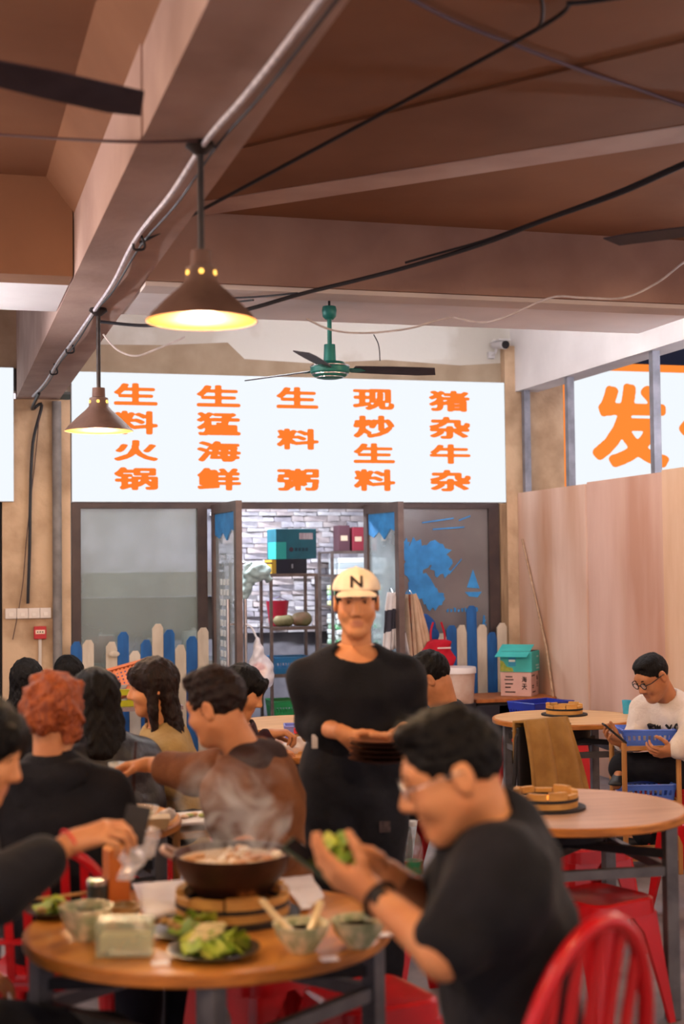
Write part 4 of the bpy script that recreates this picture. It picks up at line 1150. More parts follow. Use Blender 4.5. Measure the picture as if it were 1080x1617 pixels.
for q in (-1, 1): F.u(rc(nb + m2.left * .085 * q + bk * .02, nb + m2.left * .06 * q - bk * .085 - UP * .055, .032, .024), .02)
F.disp = waves(.004, 45, 8); V_, Q_ = F.mesh(); to_obj('hood', V_, Q_, DKBROWN, m2.root, m2.base)
zp = [m2.chest + (-bk) * .145 + m2.axis * t - m2.base - m2.left * .02 for t in (-.22, -.1, 0, .08)]
MB().tube([tuple(z) for z in zp], .006, 6).build('zip', mat('pale_zip', '#8c7a6c', .5, .4), m2.root, True)
m2.trousers('trousers', DENIM); m2.shoes(SHOE)
m2.hair(hair_short(h=.0050, side=.006, topv=.026, front=.012, seed=9, amp=.0036, nape=-.04, fz=.144), HAIRBR)

# ---- diner at the left edge
m3 = Person('black-haired diner in a black jacket at the picture edge, reaching over the near table', (-0.025, 3.698, 0.528), (-0.025, 3.698, 0.528), (0.029, 3.660, 1.088), (0.102, 3.580, 1.263), RV * .93 - UP * .33 - DV * .12, UP + RV * .3, unit(DV), SKIN, 1.03, 1.02, h=.011, hh=.0045, shw=.17)
m3.arm('R', (0.132, 3.364, 0.975), (0.310, 3.435, 1.056), RV * .93 + UP * .30, palm=-UP * .85 + DV * .4, curl=[.75, .7, .62, .55], thumb=.4)
m3.arm('L', (-0.011, 4.051, 0.711), (0.055, 4.036, 0.607), RV, palm=-UP, curl=.4)
m3.sit(RV + DV * .1); m3.build_body()
m3.top_garment('jacket', BLACKT, .020, .80, .07, .005, 31, 26, wide=1.25, ck=.03)
m3.trousers('trousers', DENIM); m3.shoes(SHOE)
F = hair_long(h=.0055, length=.10, seed=5, bangs=True, vol=.016); m3.hair(F, HAIRB)
band(m3, 'red_bracelet', 'R', .98, .0345, mat('red_cord', '#d3202a', .6), .003, .0035)

# ---- red-haired diner
m4 = Person('red-haired diner with pinned-up hair and a black hoodie, seen from behind', (0.394, 4.700, 0.575), (0.394, 4.700, 0.575), (0.366, 4.731, 1.051), (0.378, 4.762, 1.228), DV * .95 + RV * .25 - UP * .12, UP, -RV, SKIN, 1.0, .96, shw=.175)
m4.arm('L', (0.165, 4.799, 0.788), (0.256, 5.022, 0.794), DV, palm=-UP, curl=.4); m4.arm('R', (0.592, 4.677, 0.783), (0.568, 4.934, 0.779), DV, palm=-UP, curl=.4)
m4.sit(DV, thigh=.38); m4.build_body()
m4.top_garment('hoodie', BLACKT, .026, .95, .07, .006, 41, 26, wide=1.25)
F = Field(.010); nb = m4.neck
F.u(ec(nb - RV * .09 - DV * .05 - UP * .005, nb + RV * .09 - DV * .05 - UP * .005, DV, (.06, .045), (.06, .045)), .02); F.u(ec(nb - DV * .09 - UP * .03, nb - DV * .115 - UP * .13, RV, (.11, .035), (.07, .02)), .03)
F.disp = waves(.004, 45, 9); V_, Q_ = F.mesh(); to_obj('hood', V_, Q_, BLACKT, m4.root, m4.base)
m4.trousers('trousers', DENIM); m4.shoes(SHOE)
F = Field(.006); F.u(el((0, -.014, .036), (.094, .116, .106)), .01); F.u(el((-.005, -.100, -.012), (.062, .050, .060)), .03); F.u(el((.075, -.02, -.05), (.026, .04, .07)), .02); F.u(el((.07, -.03, -.10), (.02, .03, .04)), .02)
F.s(el((0, .120, -.06), (.070, .078, .135)), .01); F.s(plane((0, -.4, 1), -.075), .012)
a_, b_ = waves(.008, 75, 3, 6), waves(.003, 240, 6, 5); F.disp = lambda p: a_(p) + b_(p); m4.hair(F, HAIRR)

# ---- dark-haired diner in leather jacket, from behind
m5 = Person('diner with long black hair and a black leather jacket, seen from behind', (0.753, 6.076, 0.571), (0.753, 6.076, 0.571), (0.686, 6.080, 0.951), (0.643, 6.084, 1.149), DV * .7 - RV * .7 - UP * .15, UP, unit(-RV * .75 - DV * .65), SKIN, 1.0, .98, shw=.18)
m5.arm('L', (0.496, 5.986, 0.750), (0.465, 6.254, 0.778), DV, palm=-UP); m5.arm('R', (0.868, 6.089, 0.706), (0.798, 6.318, 0.691), -RV, palm=-UP)
m5.sit(DV * .8 - RV * .5, thigh=.36); m5.build_body(); m5.top_garment('leather_jacket', BLACKL, .026, .95, .07, .006, 51, 28, wide=1.2)
m5.trousers('trousers', DENIM); m5.shoes(SHOE); m5.hair(hair_long(length=.22, seed=8, vol=.018), HAIRB)
MB().tube(sm([m5.neck + RV * -.05 - DV * .10 - m5.base, m5.chest - DV * .155 + RV * .02 - m5.base, m5.waist - DV * .14 + RV * .10 - m5.base], 5), .011, 6).build('bag_strap', mat('brown_strap', '#4a2c22', .5), m5.root, True)

# ---- woman in the tan blazer
m6 = Person('woman with long dark hair and bangs in a tan blazer, facing sideways', (1.069, 6.507, 0.549), (1.069, 6.507, 0.549), (1.002, 6.509, 0.955), (0.952, 6.495, 1.162), -RV * .93 - DV * .25 - UP * .15, UP, unit(-DV * .97 + RV * .2), SKIN, 1.0, .95, shw=.165)
m6.arm('L', (1.001, 6.309, 0.756), (0.913, 6.397, 0.756), -RV, palm=-UP); m6.arm('R', (1.044, 6.695, 0.699), (0.922, 6.667, 0.718), -RV, palm=-UP)
m6.sit(-RV + DV * .5, thigh=.36); m6.build_body(); m6.top_garment('blazer', TAN, .024, .95, .09, .005, 61, 26, wide=1.2)
m6.trousers('trousers', DENIM); m6.shoes(SHOE); m6.hair(hair_long(length=.26, seed=12, vol=.016), HAIRBR)

# ---- two diners further back on the left
m7 = Person('diner with straight black hair against the tan pillar, seen from behind', (0.527, 8.543, 0.366), (0.527, 8.543, 0.366), (0.523, 8.525, 0.835), (0.520, 8.518, 1.053), DV - UP * .1, UP, -RV, SKIN, 1.0, .95)
m7.arm('L', (0.367, 8.580, 0.597), (0.394, 8.782, 0.551), DV); m7.arm('R', (0.687, 8.488, 0.593), (0.685, 8.699, 0.547), DV)
m7.sit(DV, thigh=.36); m7.build_body(); m7.top_garment('top', BLACKT, .02, .9); m7.trousers('trousers', DENIM); m7.shoes(SHOE); m7.hair(hair_long(length=.20, seed=14, vol=.014, face=True), HAIRB)
m8 = Person('diner facing the viewer with bowed forehead and parted black hair', (0.857, 9.490, 0.351), (0.857, 9.490, 0.351), (0.857, 9.472, 0.798), (0.830, 9.388, 1.011), -DV * .8 - UP * .58 - RV * .1, UP - DV * .5, RV, SKIN, 1.0, .95)
m8.arm('R', (0.710, 9.523, 0.584), (0.733, 9.308, 0.575), -DV); m8.arm('L', (1.008, 9.438, 0.581), (0.948, 9.247, 0.573), -DV)
m8.sit(-DV, thigh=.36); m8.build_body(); m8.top_garment('top', BLACKT, .02, .9); m8.trousers('trousers', DENIM); m8.shoes(SHOE)
F = hair_long(length=.14, seed=15, vol=.012, bangs=False); m8.hair(F, HAIRB)

# ---- woman behind the brown jacket
m9 = Person('woman with dark tied-back hair in maroon, half hidden behind the brown jacket', (1.414, 6.878, 0.491), (1.414, 6.878, 0.491), (1.420, 6.860, 0.917), (1.441, 6.815, 1.102), RV * .86 - UP * .42 - DV * .12, UP + RV * .3, unit(DV), SKIN, 1.0, .92)
m9.arm('R', (1.448, 6.648, 0.804), (1.539, 6.691, 0.900), RV * .9 + UP * .1, palm=-UP, curl=.8); m9.arm('L', (1.525, 7.045, 0.735), (1.602, 7.021, 0.782), RV, palm=-UP)
m9.sit(RV + DV * .4, thigh=.34); m9.build_body(); m9.top_garment('top', MAROON, .02, .9); m9.trousers('trousers', DENIM); m9.shoes(SHOE); m9.hair(hair_long(length=.10, seed=17, vol=.008), HAIRB)

# ---- man behind the waiter
m10 = Person('dark-haired man in a black shirt with pale shoulder stripes, half behind the waiter', (2.550, 6.809, 0.588), (2.550, 6.809, 0.588), (2.494, 6.810, 0.957), (2.408, 6.807, 1.136), -RV * .72 + DV * .25 - UP * .55, UP - RV * .5, unit(-DV * .95 - RV * .3), SKIN2, 1.04, 1.0, h=.012, hh=.005)
m10.arm('L', (2.436, 6.607, 0.731), (2.311, 6.661, 0.792), -RV, palm=-UP); m10.arm('R', (2.513, 7.024, 0.690), (2.386, 7.005, 0.764), -RV, palm=-UP)
m10.sit(-RV, thigh=.36); m10.build_body(); m10.top_garment('shirt', BLACKT, .018, .9, ck=.012)
m10.trousers('trousers', DENIM); m10.shoes(SHOE); m10.hair(hair_short(side=.008, topv=.016, seed=19, nape=-.12), HAIRB)
for k in range(3):
    a = m10.top + m10.left * (.05 + .05 * k) + m10.axis * (.085 - .012 * k)
    MB().tube(sm([a - bk * .02 + RV * .09 - m10.base - UP * .03, a - m10.base, a - RV * .08 - m10.base - UP * .03], 5), .004, 6).build('shoulder_stripe', mat('pale_stripe', '#7d7d88', .7), m10.root, True)

# ---- man in the white sweatshirt
m11 = Person('man in white lettered sweatshirt and black glasses looking at his phone, by the plywood', (4.156, 7.342, 0.477), (4.156, 7.342, 0.477), (3.970, 7.221, 0.921), (3.832, 7.151, 1.069), -RV * .74 - DV * .42 - UP * .50, UP - RV * .45 - DV * .2, unit(RV * .55 - DV * .83), SKIN2, 1.03, 1.0, h=.012, hh=.0048, shw=.17)
m11.arm('R', (3.822, 7.324, 0.710), (3.658, 7.174, 0.707), -RV * .8 + UP * .3 - DV * .2, palm=UP * .5 - DV * .3 - RV * .2, curl=.6, sh=(3.878, 7.333, 0.864)); m11.arm('L', (3.957, 6.940, 0.761), (3.854, 6.952, 0.682), -RV * .9 - UP * .1, palm=UP * .4 + DV * .4, curl=.55)
m11.leg('L', (3.857, 7.216, 0.566), (3.707, 7.291, 0.557), -RV * .35 - UP * .2 - DV * .8); m11.leg('R', (3.967, 7.501, 0.468), (3.949, 7.520, 0.127), -RV)
m11.build_body(); m11.top_garment('sweatshirt', WHITEK, .022, .93, .06, .005, 71, 30, wide=1.2, ck=.014); m11.trousers('trousers', DENIM, to=.98); m11.shoes(SHOE)
m11.hair(hair_short(side=.003, topv=.006, seed=23, amp=.0016, fz=.152), HAIRB); spectacles(m11, IRON, .0026)
# lettering across the chest
M_let = mat('black_print', '#16141a', .8)
ctr = m11.pelvis + m11.axis * .40; fw = np.cross(m11.left, m11.axis); fw = fw if fw @ (-DV) > 0 else -fw
for i, ch in enumerate('NEWYORK'):
    u_ = (i - 3 + (.35 if i > 2 else -.35)) * .044 + .075
    d_ = .15 * math.sqrt(max(0.05, 1 - (u_ / .21) ** 2))
    nrm = unit(fw + m11.left * u_ * 3.2); x_ = unit(np.cross(m11.axis, nrm)); x_ = x_ if x_ @ m11.left > 0 else -x_
    pos = ctr + m11.left * u_ + fw * d_ - m11.base
    Mx = Matrix(((x_[0], m11.axis[0], nrm[0], pos[0]), (x_[1], m11.axis[1], nrm[1], pos[1]), (x_[2], m11.axis[2], nrm[2], pos[2]), (0, 0, 0, 1)))
    g = glyph('chest_letter', ch, .040, .062, M_let, m11.root, (0, 0, 0), bold=.02, res=40, depth=.012); g.matrix_local = Mx
for p, rz, lb in ((m2, .3, 'red plastic stool under the man in the brown jacket'), (m3, .1, 'red plastic stool under the diner at the picture edge'),
                  (m5, .5, 'red plastic stool under the diner in the leather jacket'), (m6, .2, 'red plastic stool under the woman in the tan blazer'), (m7, .3, 'red plastic stool under the diner against the tan pillar'),
                  (m8, .0, 'red plastic stool under the diner with the bowed forehead'), (m9, .4, 'red plastic stool under the woman in maroon'), (m10, .2, 'red plastic stool under the man with striped shoulders'), (m11, .1, 'red plastic stool under the man in the white sweatshirt')):
    stool(float(p.pelvis[0]), float(p.pelvis[1]), rz, lb)
make_chair('red plastic arched-back chair of the man in the black T-shirt, nearest the viewer', float(m1.pelvis[0]) - .05, float(m1.pelvis[1]) + .01, math.radians(24), 1.0)
make_chair('red plastic arched-back chair under the red-haired diner', float(m4.pelvis[0]), float(m4.pelvis[1]), math.radians(-16), .86)

# ================================================================ fans, cables, fittings under the ceiling
TEAL = mat('teal_enamel', '#1f7a74', 0.4, 0.2, col2='#186660', scale=8); BLADE = mat('dark_fan_blade', '#2b2630', 0.5, 0.2, col2='#352f39', scale=12)
CHROME = mat('chrome_ring', '#cfcfd4', 0.2, 0.9)
def make_fan(label, loc, rz, drop, R=0.55, pitch=13):
    t = thing('ceiling_fan', label, 'fan', loc, rz, 'ceiling fans of the hall')
    MB().tube([(0, 0, 0), (0, 0, -0.04)], 0.007, 8).build('hook', IRON, t, True)
    MB().lathe([(0, -0.03), (0.036, -0.03), (0.040, -0.05), (0.036, -0.085), (0.022, -0.10), (0, -0.10)], 20).build('canopy', TEAL, t, True)
    MB().tube([(0, 0, -0.09), (0, 0, -drop + 0.09)], 0.0125, 12).build('down_rod', TEAL, t, True)
    MB().lathe([(0, -drop + 0.15), (0.03, -drop + 0.15), (0.034, -drop + 0.06), (0, -drop + 0.06)], 18).build('rod_sleeve', TEAL, t, True)
    b = MB().lathe([(0, -drop + 0.06), (0.075, -drop + 0.055), (0.105, -drop + 0.025), (0.105, -drop), (0.085, -drop - 0.022), (0.05, -drop - 0.034), (0, -drop - 0.036)], 28).build('motor', TEAL, t, True)
    for rr, zz in ((0.103, -drop + 0.030), (0.094, -drop - 0.014), (0.07, -drop - 0.029)):
        MB().lathe([(rr, zz), (rr + 0.004, zz), (rr + 0.004, zz + 0.006), (rr, zz + 0.006)], 28, close=True).build('trim_ring', CHROME, b, True)
    for k in range(3):
        M = Matrix.Rotation(2 * PI * k / 3, 4, 'Z') @ Matrix.Translation((0, 0, -drop + 0.02)) @ Matrix.Rotation(math.radians(pitch), 4, 'X')
        bl = MB().prism([(0.13, -0.045), (R * 0.55, -0.058), (R - 0.04, -0.06), (R, 0.035), (R - 0.1, 0.05), (R * 0.5, 0.048), (0.13, 0.04)], -0.003, 0.003, 'Z', M).build('blade', BLADE, t)
        MB().prism([(0.08, -0.018), (0.16, -0.026), (0.20, 0.0), (0.16, 0.026), (0.08, 0.018)], -0.007, -0.001, 'Z', M).build('blade_iron', TEAL, bl)
    return t
make_fan('teal ceiling fan with three dark blades in front of the menu sign', (2.035, 7.30, 3.125), math.radians(2), 0.385, 0.62, -13)
make_fan('ceiling fan beside the long beam, one dark blade reaching into view', (-0.024, 3.762, 3.6), math.radians(23), 0.60, 0.66, -24)
make_fan('ceiling fan beyond the picture edge, one thin blade tip showing by the girder', (3.17, 5.03, 3.47), math.radians(135), 0.42, 0.60, 9)

WB = mat('black_cable', '#17151a', 0.5); WW = mat('white_cable', '#cfc6c4', 0.5, col2='#b5aba9', scale=20); WP = mat('brown_cable', '#4b3230', 0.5); WG = mat('foil_grey_conduit', '#dad5da', 0.4, 0.1, col2='#b5afb5', scale=30, stretch=(1, 1, 1), bump=.3, bscale=90)
def cable(label, pts, r, m, n=6):
    o = MB().tube(sm(pts, n), r, 6).build('cable', m, None, True); return tag(o, label, 'cable', 'cables strung under the ceiling')
cable('grey sleeved cable run along the underside of the long beam', [(0.95, 2.4, 3.105), (0.90, 3.9, 3.105), (0.86, 4.55, 3.105), (0.845, 5.2, 3.09), (0.825, 6.0, 3.105), (0.835, 6.9, 3.09), (0.835, 7.7, 3.105), (0.81, 8.6, 3.085), (0.80, 9.6, 3.10), (0.785, 10.6, 3.08), (0.76, 11.6, 3.095)], 0.011, WG)
cable('thin dark strand beside the grey sleeved cable on the long beam', [(0.985, 2.4, 3.11), (0.945, 3.9, 3.105), (0.905, 4.6, 3.105), (0.89, 5.3, 3.09), (0.86, 6.1, 3.10), (0.85, 7.0, 3.075), (0.845, 7.7, 3.10), (0.825, 8.7, 3.07), (0.815, 9.6, 3.095), (0.80, 10.6, 3.07), (0.775, 11.6, 3.09)], 0.005, WB)
cable('dark cable bundle dropping down the tan pillar to the switches', [(0.78, 11.2, 3.07), (0.77, 11.85, 3.02), (0.852, 11.930, 3.061), (0.781, 11.950, 2.747), (0.760, 11.960, 2.277), (0.754, 11.960, 1.912), (0.743, 11.960, 1.600), (0.738, 11.970, 1.428)], 0.014, WB)
cable('thin brown wire beside the cable bundle on the tan pillar', [(0.830, 11.900, 2.979), (0.803, 11.970, 2.644), (0.729, 11.970, 1.964), (0.692, 11.970, 1.548), (0.615, 11.970, 1.135)], 0.004, WP)
cable('straight black wire from the long beam up to the ceiling hook', [(0.857, 6.096, 3.110), (1.194, 5.364, 3.200), (1.558, 4.724, 3.320), (1.890, 4.182, 3.440), (1.916, 4.021, 3.455)], 0.0075, WB)
cable('short black wire end hanging at the ceiling hook', [(1.792, 3.974, 3.460), (1.829, 4.036, 3.440), (1.861, 4.118, 3.430), (1.863, 4.157, 3.420)], 0.006, WB)
cable('black wire leaving the ceiling hook along the slab', [(1.900, 4.012, 3.450), (1.974, 3.986, 3.455), (2.062, 3.923, 3.455)], 0.0075, WB)
cable('sagging black cable in front of the girder', [(0.905, 8.034, 3.096), (1.092, 7.547, 3.000), (1.257, 6.981, 2.940), (1.443, 6.616, 2.936), (1.674, 6.444, 2.990), (2.029, 6.183, 3.058), (2.348, 5.880, 3.131), (2.557, 5.661, 3.199), (2.783, 5.386, 3.261), (2.976, 5.119, 3.335), (3.317, 4.704, 3.457)], 0.010, WB)
cable('second strand of the sagging black cable', [(2.069, 6.118, 3.085), (2.208, 5.994, 3.114), (2.371, 5.862, 3.151), (2.558, 5.661, 3.207), (2.783, 5.385, 3.275), (2.976, 5.119, 3.348), (3.329, 4.722, 3.459)], 0.006, WB)
cable('grey wire drooping along the brown ceiling', [(1.396, 4.093, 3.455), (1.617, 4.239, 3.450), (1.877, 4.388, 3.455), (2.214, 4.554, 3.450), (2.479, 4.682, 3.455), (2.816, 4.836, 3.450), (3.639, 5.192, 3.455)], 0.007, mat('mauve_wire', '#5b4650', 0.6))
cable('white wire looping under the soffit from the fan to the side beam', [(1.836, 7.022, 2.975), (1.962, 7.040, 2.927), (2.134, 7.043, 2.914), (2.355, 6.979, 2.931), (2.514, 6.932, 2.975), (2.593, 6.909, 2.991)], 0.0055, WW)
cable('white wire drooping along the girder face', [(2.579, 6.861, 2.982), (2.699, 6.776, 2.945), (2.785, 6.647, 2.956), (2.959, 6.490, 3.031), (3.089, 6.401, 3.019), (3.271, 6.318, 3.011), (3.427, 6.249, 3.084), (3.592, 6.197, 3.206), (3.874, 6.165, 3.292)], 0.0055, WW)
cable('thin dark wires stretched level past the small lamp', [(0.292, 7.872, 3.219), (0.543, 7.853, 3.198), (0.886, 8.015, 3.200), (1.198, 7.614, 3.167), (1.490, 7.014, 3.067), (1.694, 6.644, 3.029)], 0.005, WB)
cable('lower thin dark wire past the small lamp', [(0.292, 7.873, 3.185), (0.613, 7.885, 3.179), (0.886, 8.015, 3.189), (1.330, 7.578, 3.124), (1.552, 6.996, 3.054)], 0.005, WB)
cable('loose looped wire with white end behind the large lamp', [(0.913, 8.014, 3.022), (0.988, 7.996, 2.935), (1.091, 7.968, 2.899), (1.211, 7.932, 2.940), (1.355, 7.888, 3.002)], 0.006, WW)
cable('brown wire from the side bay to the large lamp', [(0.218, 5.640, 3.400), (0.454, 4.972, 3.200), (0.635, 4.634, 3.105), (0.832, 4.571, 3.105)], 0.006, WP)
cable('fine wire hanging from the soffit over the fan', [(2.197, 7.026, 2.906), (2.222, 7.021, 2.850), (2.229, 7.022, 2.768)], 0.003, WB)
for (x, y, lb) in ((.83, 5.95, 'black cable hook on the beam between the two lamps'), (.81, 8.9, 'black cable hook on the beam beyond the small lamp'), (.79, 9.9, 'black cable hook on the beam near the pillar')):
    tag(MB().tube(sm([(x, y, 3.12), (x + .02, y, 3.08), (x + .02, y, 3.05), (x - .02, y, 3.045), (x - .025, y, 3.07)], 4), 0.006, 6).build('cable_hook', IRON, None, True), lb, 'hook', 'cable hooks under the beam')

# security camera
t = thing('security_camera', 'small white security camera on the wall above the menu sign', 'camera', (4.90, 12.08, 3.62))
MB().box((-.03, -.02, -.03), (.03, .02, .03)).build('mount', mat('camera_white', '#c9c6c6', .5), t)
MB().tube([(0, 0, 0), (.01, -.08, .01), (.02, -.10, .06)], .012, 8).build('arm', MATS['camera_white'], t, True)
MB().tube([(.02, -.04, .10), (.05, -.22, .065)], .042, 14).build('body', MATS['camera_white'], t, True)
MB().tube([(.049, -.215, .066), (.053, -.235, .062)], .036, 14).build('lens', IRON, t, True)
MB().bbox((-.03, -.26, .10), (.09, -.05, .112), .004).build('sun_shield', MATS['camera_white'], t)

# switches and fire call point on the pillar
for i in range(4):
    x0 = .556 + .093 * i
    t = thing('wall_switch', ['white wall switch plate at the outer end of the row on the tan pillar', 'white wall switch plate second in the row, above the cable split', 'white wall switch plate third in the row, above the red alarm', 'white wall switch plate nearest the grey drain pipe'][i], 'switch', (x0, 11.985, 1.305), 0, 'white switch plates on the tan pillar')
    MB().bbox((0, -.02, 0), (.091, .013, .085), .005).build('plate', mat('switch_white', '#d8ccc4', .5), t)
    MB().bbox((.028, -.027, .018), (.063, -.018, .050), .004).build('rocker', mat('switch_cream', '#e2d8d0', .4), t)
t = thing('fire_alarm', 'red fire alarm call point below the switches on the tan pillar', 'alarm', (.835, 11.98, 1.135))
MB().bbox((-.05, -.03, 0), (.05, .018, .105), .006).build('box', mat('alarm_red', '#b3202a', .4), t)
MB().bbox((-.038, -.034, .042), (.038, -.028, .075), .003).build('window', mat('alarm_label', '#e3c9b4', .5), t)
for i in range(3): MB().ell((-.02 + .02 * i, -.035, .058), (.006, .002, .006)).build('dot', IRON, t)
MB().box((-.012, -.012, -.28), (.012, .015, 0)).build('conduit', mat('pale_conduit', '#c8bcb2', .6), t)

# ================================================================ picket fences
PW = mat('cream_picket', '#cfc2b2', .8, col2='#bcae9d', scale=6, stretch=(3, 3, .6)); PBL = mat('blue_picket', '#1f5fa3', .7, col2='#194f8a', scale=6, stretch=(3, 3, .6))
def fence(label, x0, y, cols, tops, w=.096):
    t = thing('picket_fence', label, 'fence', (x0, y, 0))
    L = len(cols) * w
    for z in (.45, .8): MB().box((0, .012, z), (L, .03, z + .05)).build('rail', PW, t)
    for i, (c, h) in enumerate(zip(cols, tops)):
        if h <= 0: continue
        xa = i * w + .002; xb = xa + w - .004; lean = (i % 2) * .02
        MB().prism([(xa, .02), (xb, .02), (xb, h - .035 - (0 if i % 3 else .03)), (xb - .02, h), (xa + .03, h), (xa, h - .04)], -.006, .011, 'Y').build('picket', PBL if c == 'b' else PW, t)
    return t
fence('blue and cream picket fence along the steamed window', 1.075, 11.90, 'bwbwbwbwbwbw', [1.11, 1.12, 0, 1.10, 1.18, 1.02, 1.11, 1.24, 1.19, 1.06, 1.13, 1.20])
fence('blue and cream picket fence below the mural window', 4.17, 11.90, 'bwbwbwbw', [1.14, 1.10, 1.17, 1.17, 1.34, 1.17, 1.10, 1.18])
t = thing('picket_ornament', 'small round wooden disc hung on the steamed window fence', 'ornament', (1.43, 11.87, 1.0)); MB().ell((0, 0, 0), (.045, .01, .025)).build('disc', PW, t)

# ================================================================ things by the plywood screen
BENCHM = mat('orange_shelf_board', '#a8622e', .5, col2='#8a4c22', scale=4, stretch=(5, 1, 1))
t = thing('low_cabinet', 'low black cabinet with orange-brown top board against the mural window fence', 'cabinet', (4.76, 11.5, 0))
MB().bbox((-.38, -.28, .02), (.32, .25, .545), .006).build('body', M_dark, t); MB().bbox((-.40, -.31, .545), (.33, .27, .575), .005).build('top_board', BENCHM, t)
for s in (-1, 1):
    d = MB().bbox((-.20 + s * .175 - .165, -.295, .05), (-.03 + s * .175 + .165 - .0, -.281, .52), .004).build('door', mat('black_door_panel', '#20202a', .4), t)
    MB().ell((-.03 + s * .05, -.30, .3), (.012, .012, .012)).build('knob', CHROME, d)
CARDP = mat('pink_carton', '#cfa79d', .8, col2='#c39a90', scale=7); CART = mat('turquoise_carton', '#3fb9b4', .6, col2='#35a8a6', scale=6); CART2 = mat('turquoise_carton_shade', '#2f8f8c', .6, col2='#2a817f', scale=6)
INK = mat('ink_black', '#2a2022', .8)
def carton(name, label, loc, rz, size, m, group=None):
    t = thing(name, label, 'box', loc, rz, group); w, d, h = size
    MB().bbox((-w / 2, -d / 2, 0), (w / 2, d / 2, h), .004).build('carton', m, t); return t
c1 = carton('cardboard_box', 'pale pink cardboard box with black characters, under the turquoise box', (4.855, 11.43, .577), math.radians(-38), (.27, .25, .205), CARDP)
for i, ch in enumerate('海天'):
    glyph('print', ch, .045, .05, INK, c1, (.075, -.1265, .145 - .062 * i), depth=.001, res=40)
    glyph('print', ch, .040, .045, INK, c1, (.1365, .07, .150 - .056 * i), rot=(PI / 2, 0, PI / 2), depth=.001, res=40)
for k, (x, z, l) in enumerate([(-.06, .16, .06), (-.06, .135, .08), (-.06, .10, .07), (-.07, .07, .05), (-.05, .03, .09)]):
    MB().box((x - l / 2, -.1268, z), (x + l / 2, -.1255, z + .010)).build('print_line', INK, c1)
for k, (y, z, l) in enumerate([(-.06, .17, .10), (-.07, .085, .06), (-.07, .068, .04), (-.04, .03, .10)]):
    MB().box((.1355, y - l / 2, z), (.1368, y + l / 2, z + .010)).build('print_line', INK, c1)
c2 = carton('cardboard_box', 'open turquoise cardboard box on top of the pink box', (4.86, 11.43, .783), math.radians(-38), (.28, .27, .175), CART)
MB().box((-.14, -.135, .0), (.14, .135, .004), Matrix.Translation((-.02, -.10, .178)) @ Matrix.Rotation(math.radians(20), 4, 'X')).build('flap', CART, c2)
MB().box((-.13, -.125, .172), (.13, .125, .177)).build('inside_shade', INK, c2)  # dark sheet on the closed carton stands for shade inside it
MB().box((-.065, -.1375, .05), (.0, -.1358, .145)).build('print_panel', mat('print_blue', '#2f93bd', .6), c2); MB().box((-.06, -.139, .088), (-.005, -.1362, .105)).build('print_band', mat('print_white', '#dfeeee', .6), c2)
MB().prism([(-.138, .004), (-.02, .004), (-.03, .035), (-.08, .045), (-.11, .09), (-.138, .10)], -.1372, -.1358, 'Y').build('print_leaves', mat('print_green', '#7f9a34', .6, col2='#a9a544', scale=30), c2)
for k, (y, z, l) in enumerate([(.06, .12, .07), (.05, .045, .10), (.06, .02, .09)]): MB().box((.1402, y - l / 2, z), (.1412, y + l / 2, z + .014)).build('print_line', mat('print_pale', '#a9d4d2', .6), c2)
o = MB().tube([(5.085, 11.86, 1.93), (5.075, 11.35, .98), (5.07, 11.05, .012)], .010, 7).build('wooden_stick', mat('stick_wood', '#b79a80', .7, col2='#98795f', scale=30)); tag(o, 'thin wooden stick leaning on the plywood corner', 'stick')

BASK = mat('blue_basket_plastic', '#2f56c4', .35, col2='#284bb0', scale=6)
def basket(label, loc, rz, size, m, group='blue plastic baskets', slots=9, name='plastic_basket'):
    """open tray with slotted walls and a rolled rim"""
    t = thing(name, label, 'basket', loc, rz, group); w, d, h = size; k = .9
    MB().box((-w / 2 * k, -d / 2 * k, 0), (w / 2 * k, d / 2 * k, .006)).build('base', m, t)
    for (a, b) in (((-1, -1), (1, -1)), ((1, -1), (1, 1)), ((1, 1), (-1, 1)), ((-1, 1), (-1, -1))):
        A0 = Vector((a[0] * w / 2 * k, a[1] * d / 2 * k, .0)); B0 = Vector((b[0] * w / 2 * k, b[1] * d / 2 * k, 0)); A1 = Vector((a[0] * w / 2, a[1] * d / 2, h)); B1 = Vector((b[0] * w / 2, b[1] * d / 2, h))
        def q(u, v): return A0.lerp(B0, u).lerp(A1.lerp(B1, u), v)
        side = MB(); nrm = (B0 - A0).cross(A1 - A0).normalized() * .004
        def slab(u0, u1, v0, v1):
            p = [q(u0, v0), q(u1, v0), q(u1, v1), q(u0, v1)]
            side.add([x - nrm for x in p] + [x + nrm for x in p], [(3, 2, 1, 0), (4, 5, 6, 7), (0, 1, 5, 4), (1, 2, 6, 5), (2, 3, 7, 6), (3, 0, 4, 7)])
        slab(0, 1, 0, .36); slab(0, 1, .68, 1)
        for i in range(slots + 1):
            u = .04 + .92 * i / slots; slab(u - .022, u + .022, .36, .68)
        side.build('wall', m, t)
    MB().tube([(-w / 2, -d / 2, h), (w / 2, -d / 2, h), (w / 2, d / 2, h), (-w / 2, d / 2, h), (-w / 2, -d / 2, h)], .007, 6).build('rim', m, t)
    return t
bench = thing('low_bench', 'low black bench behind the pale pine table by the plywood', 'bench', (4.62, 10.35, 0)); MB().bbox((-.3, -.2, .42), (.3, .2, .46), .006).build('seat', M_dark, bench)
for sx in (-1, 1):
    for sy in (-1, 1): MB().bar((sx * .27, sy * .17, 0), (sx * .27, sy * .17, .42), .035).build('leg', M_dark, bench)
basket('deep blue crate tilted on the black bench behind the pale pine table', (4.55, 10.3, .462), .35, (.42, .3, .17), mat('deep_blue_plastic', '#1d2f9a', .35, col2='#192a86', scale=5), None)
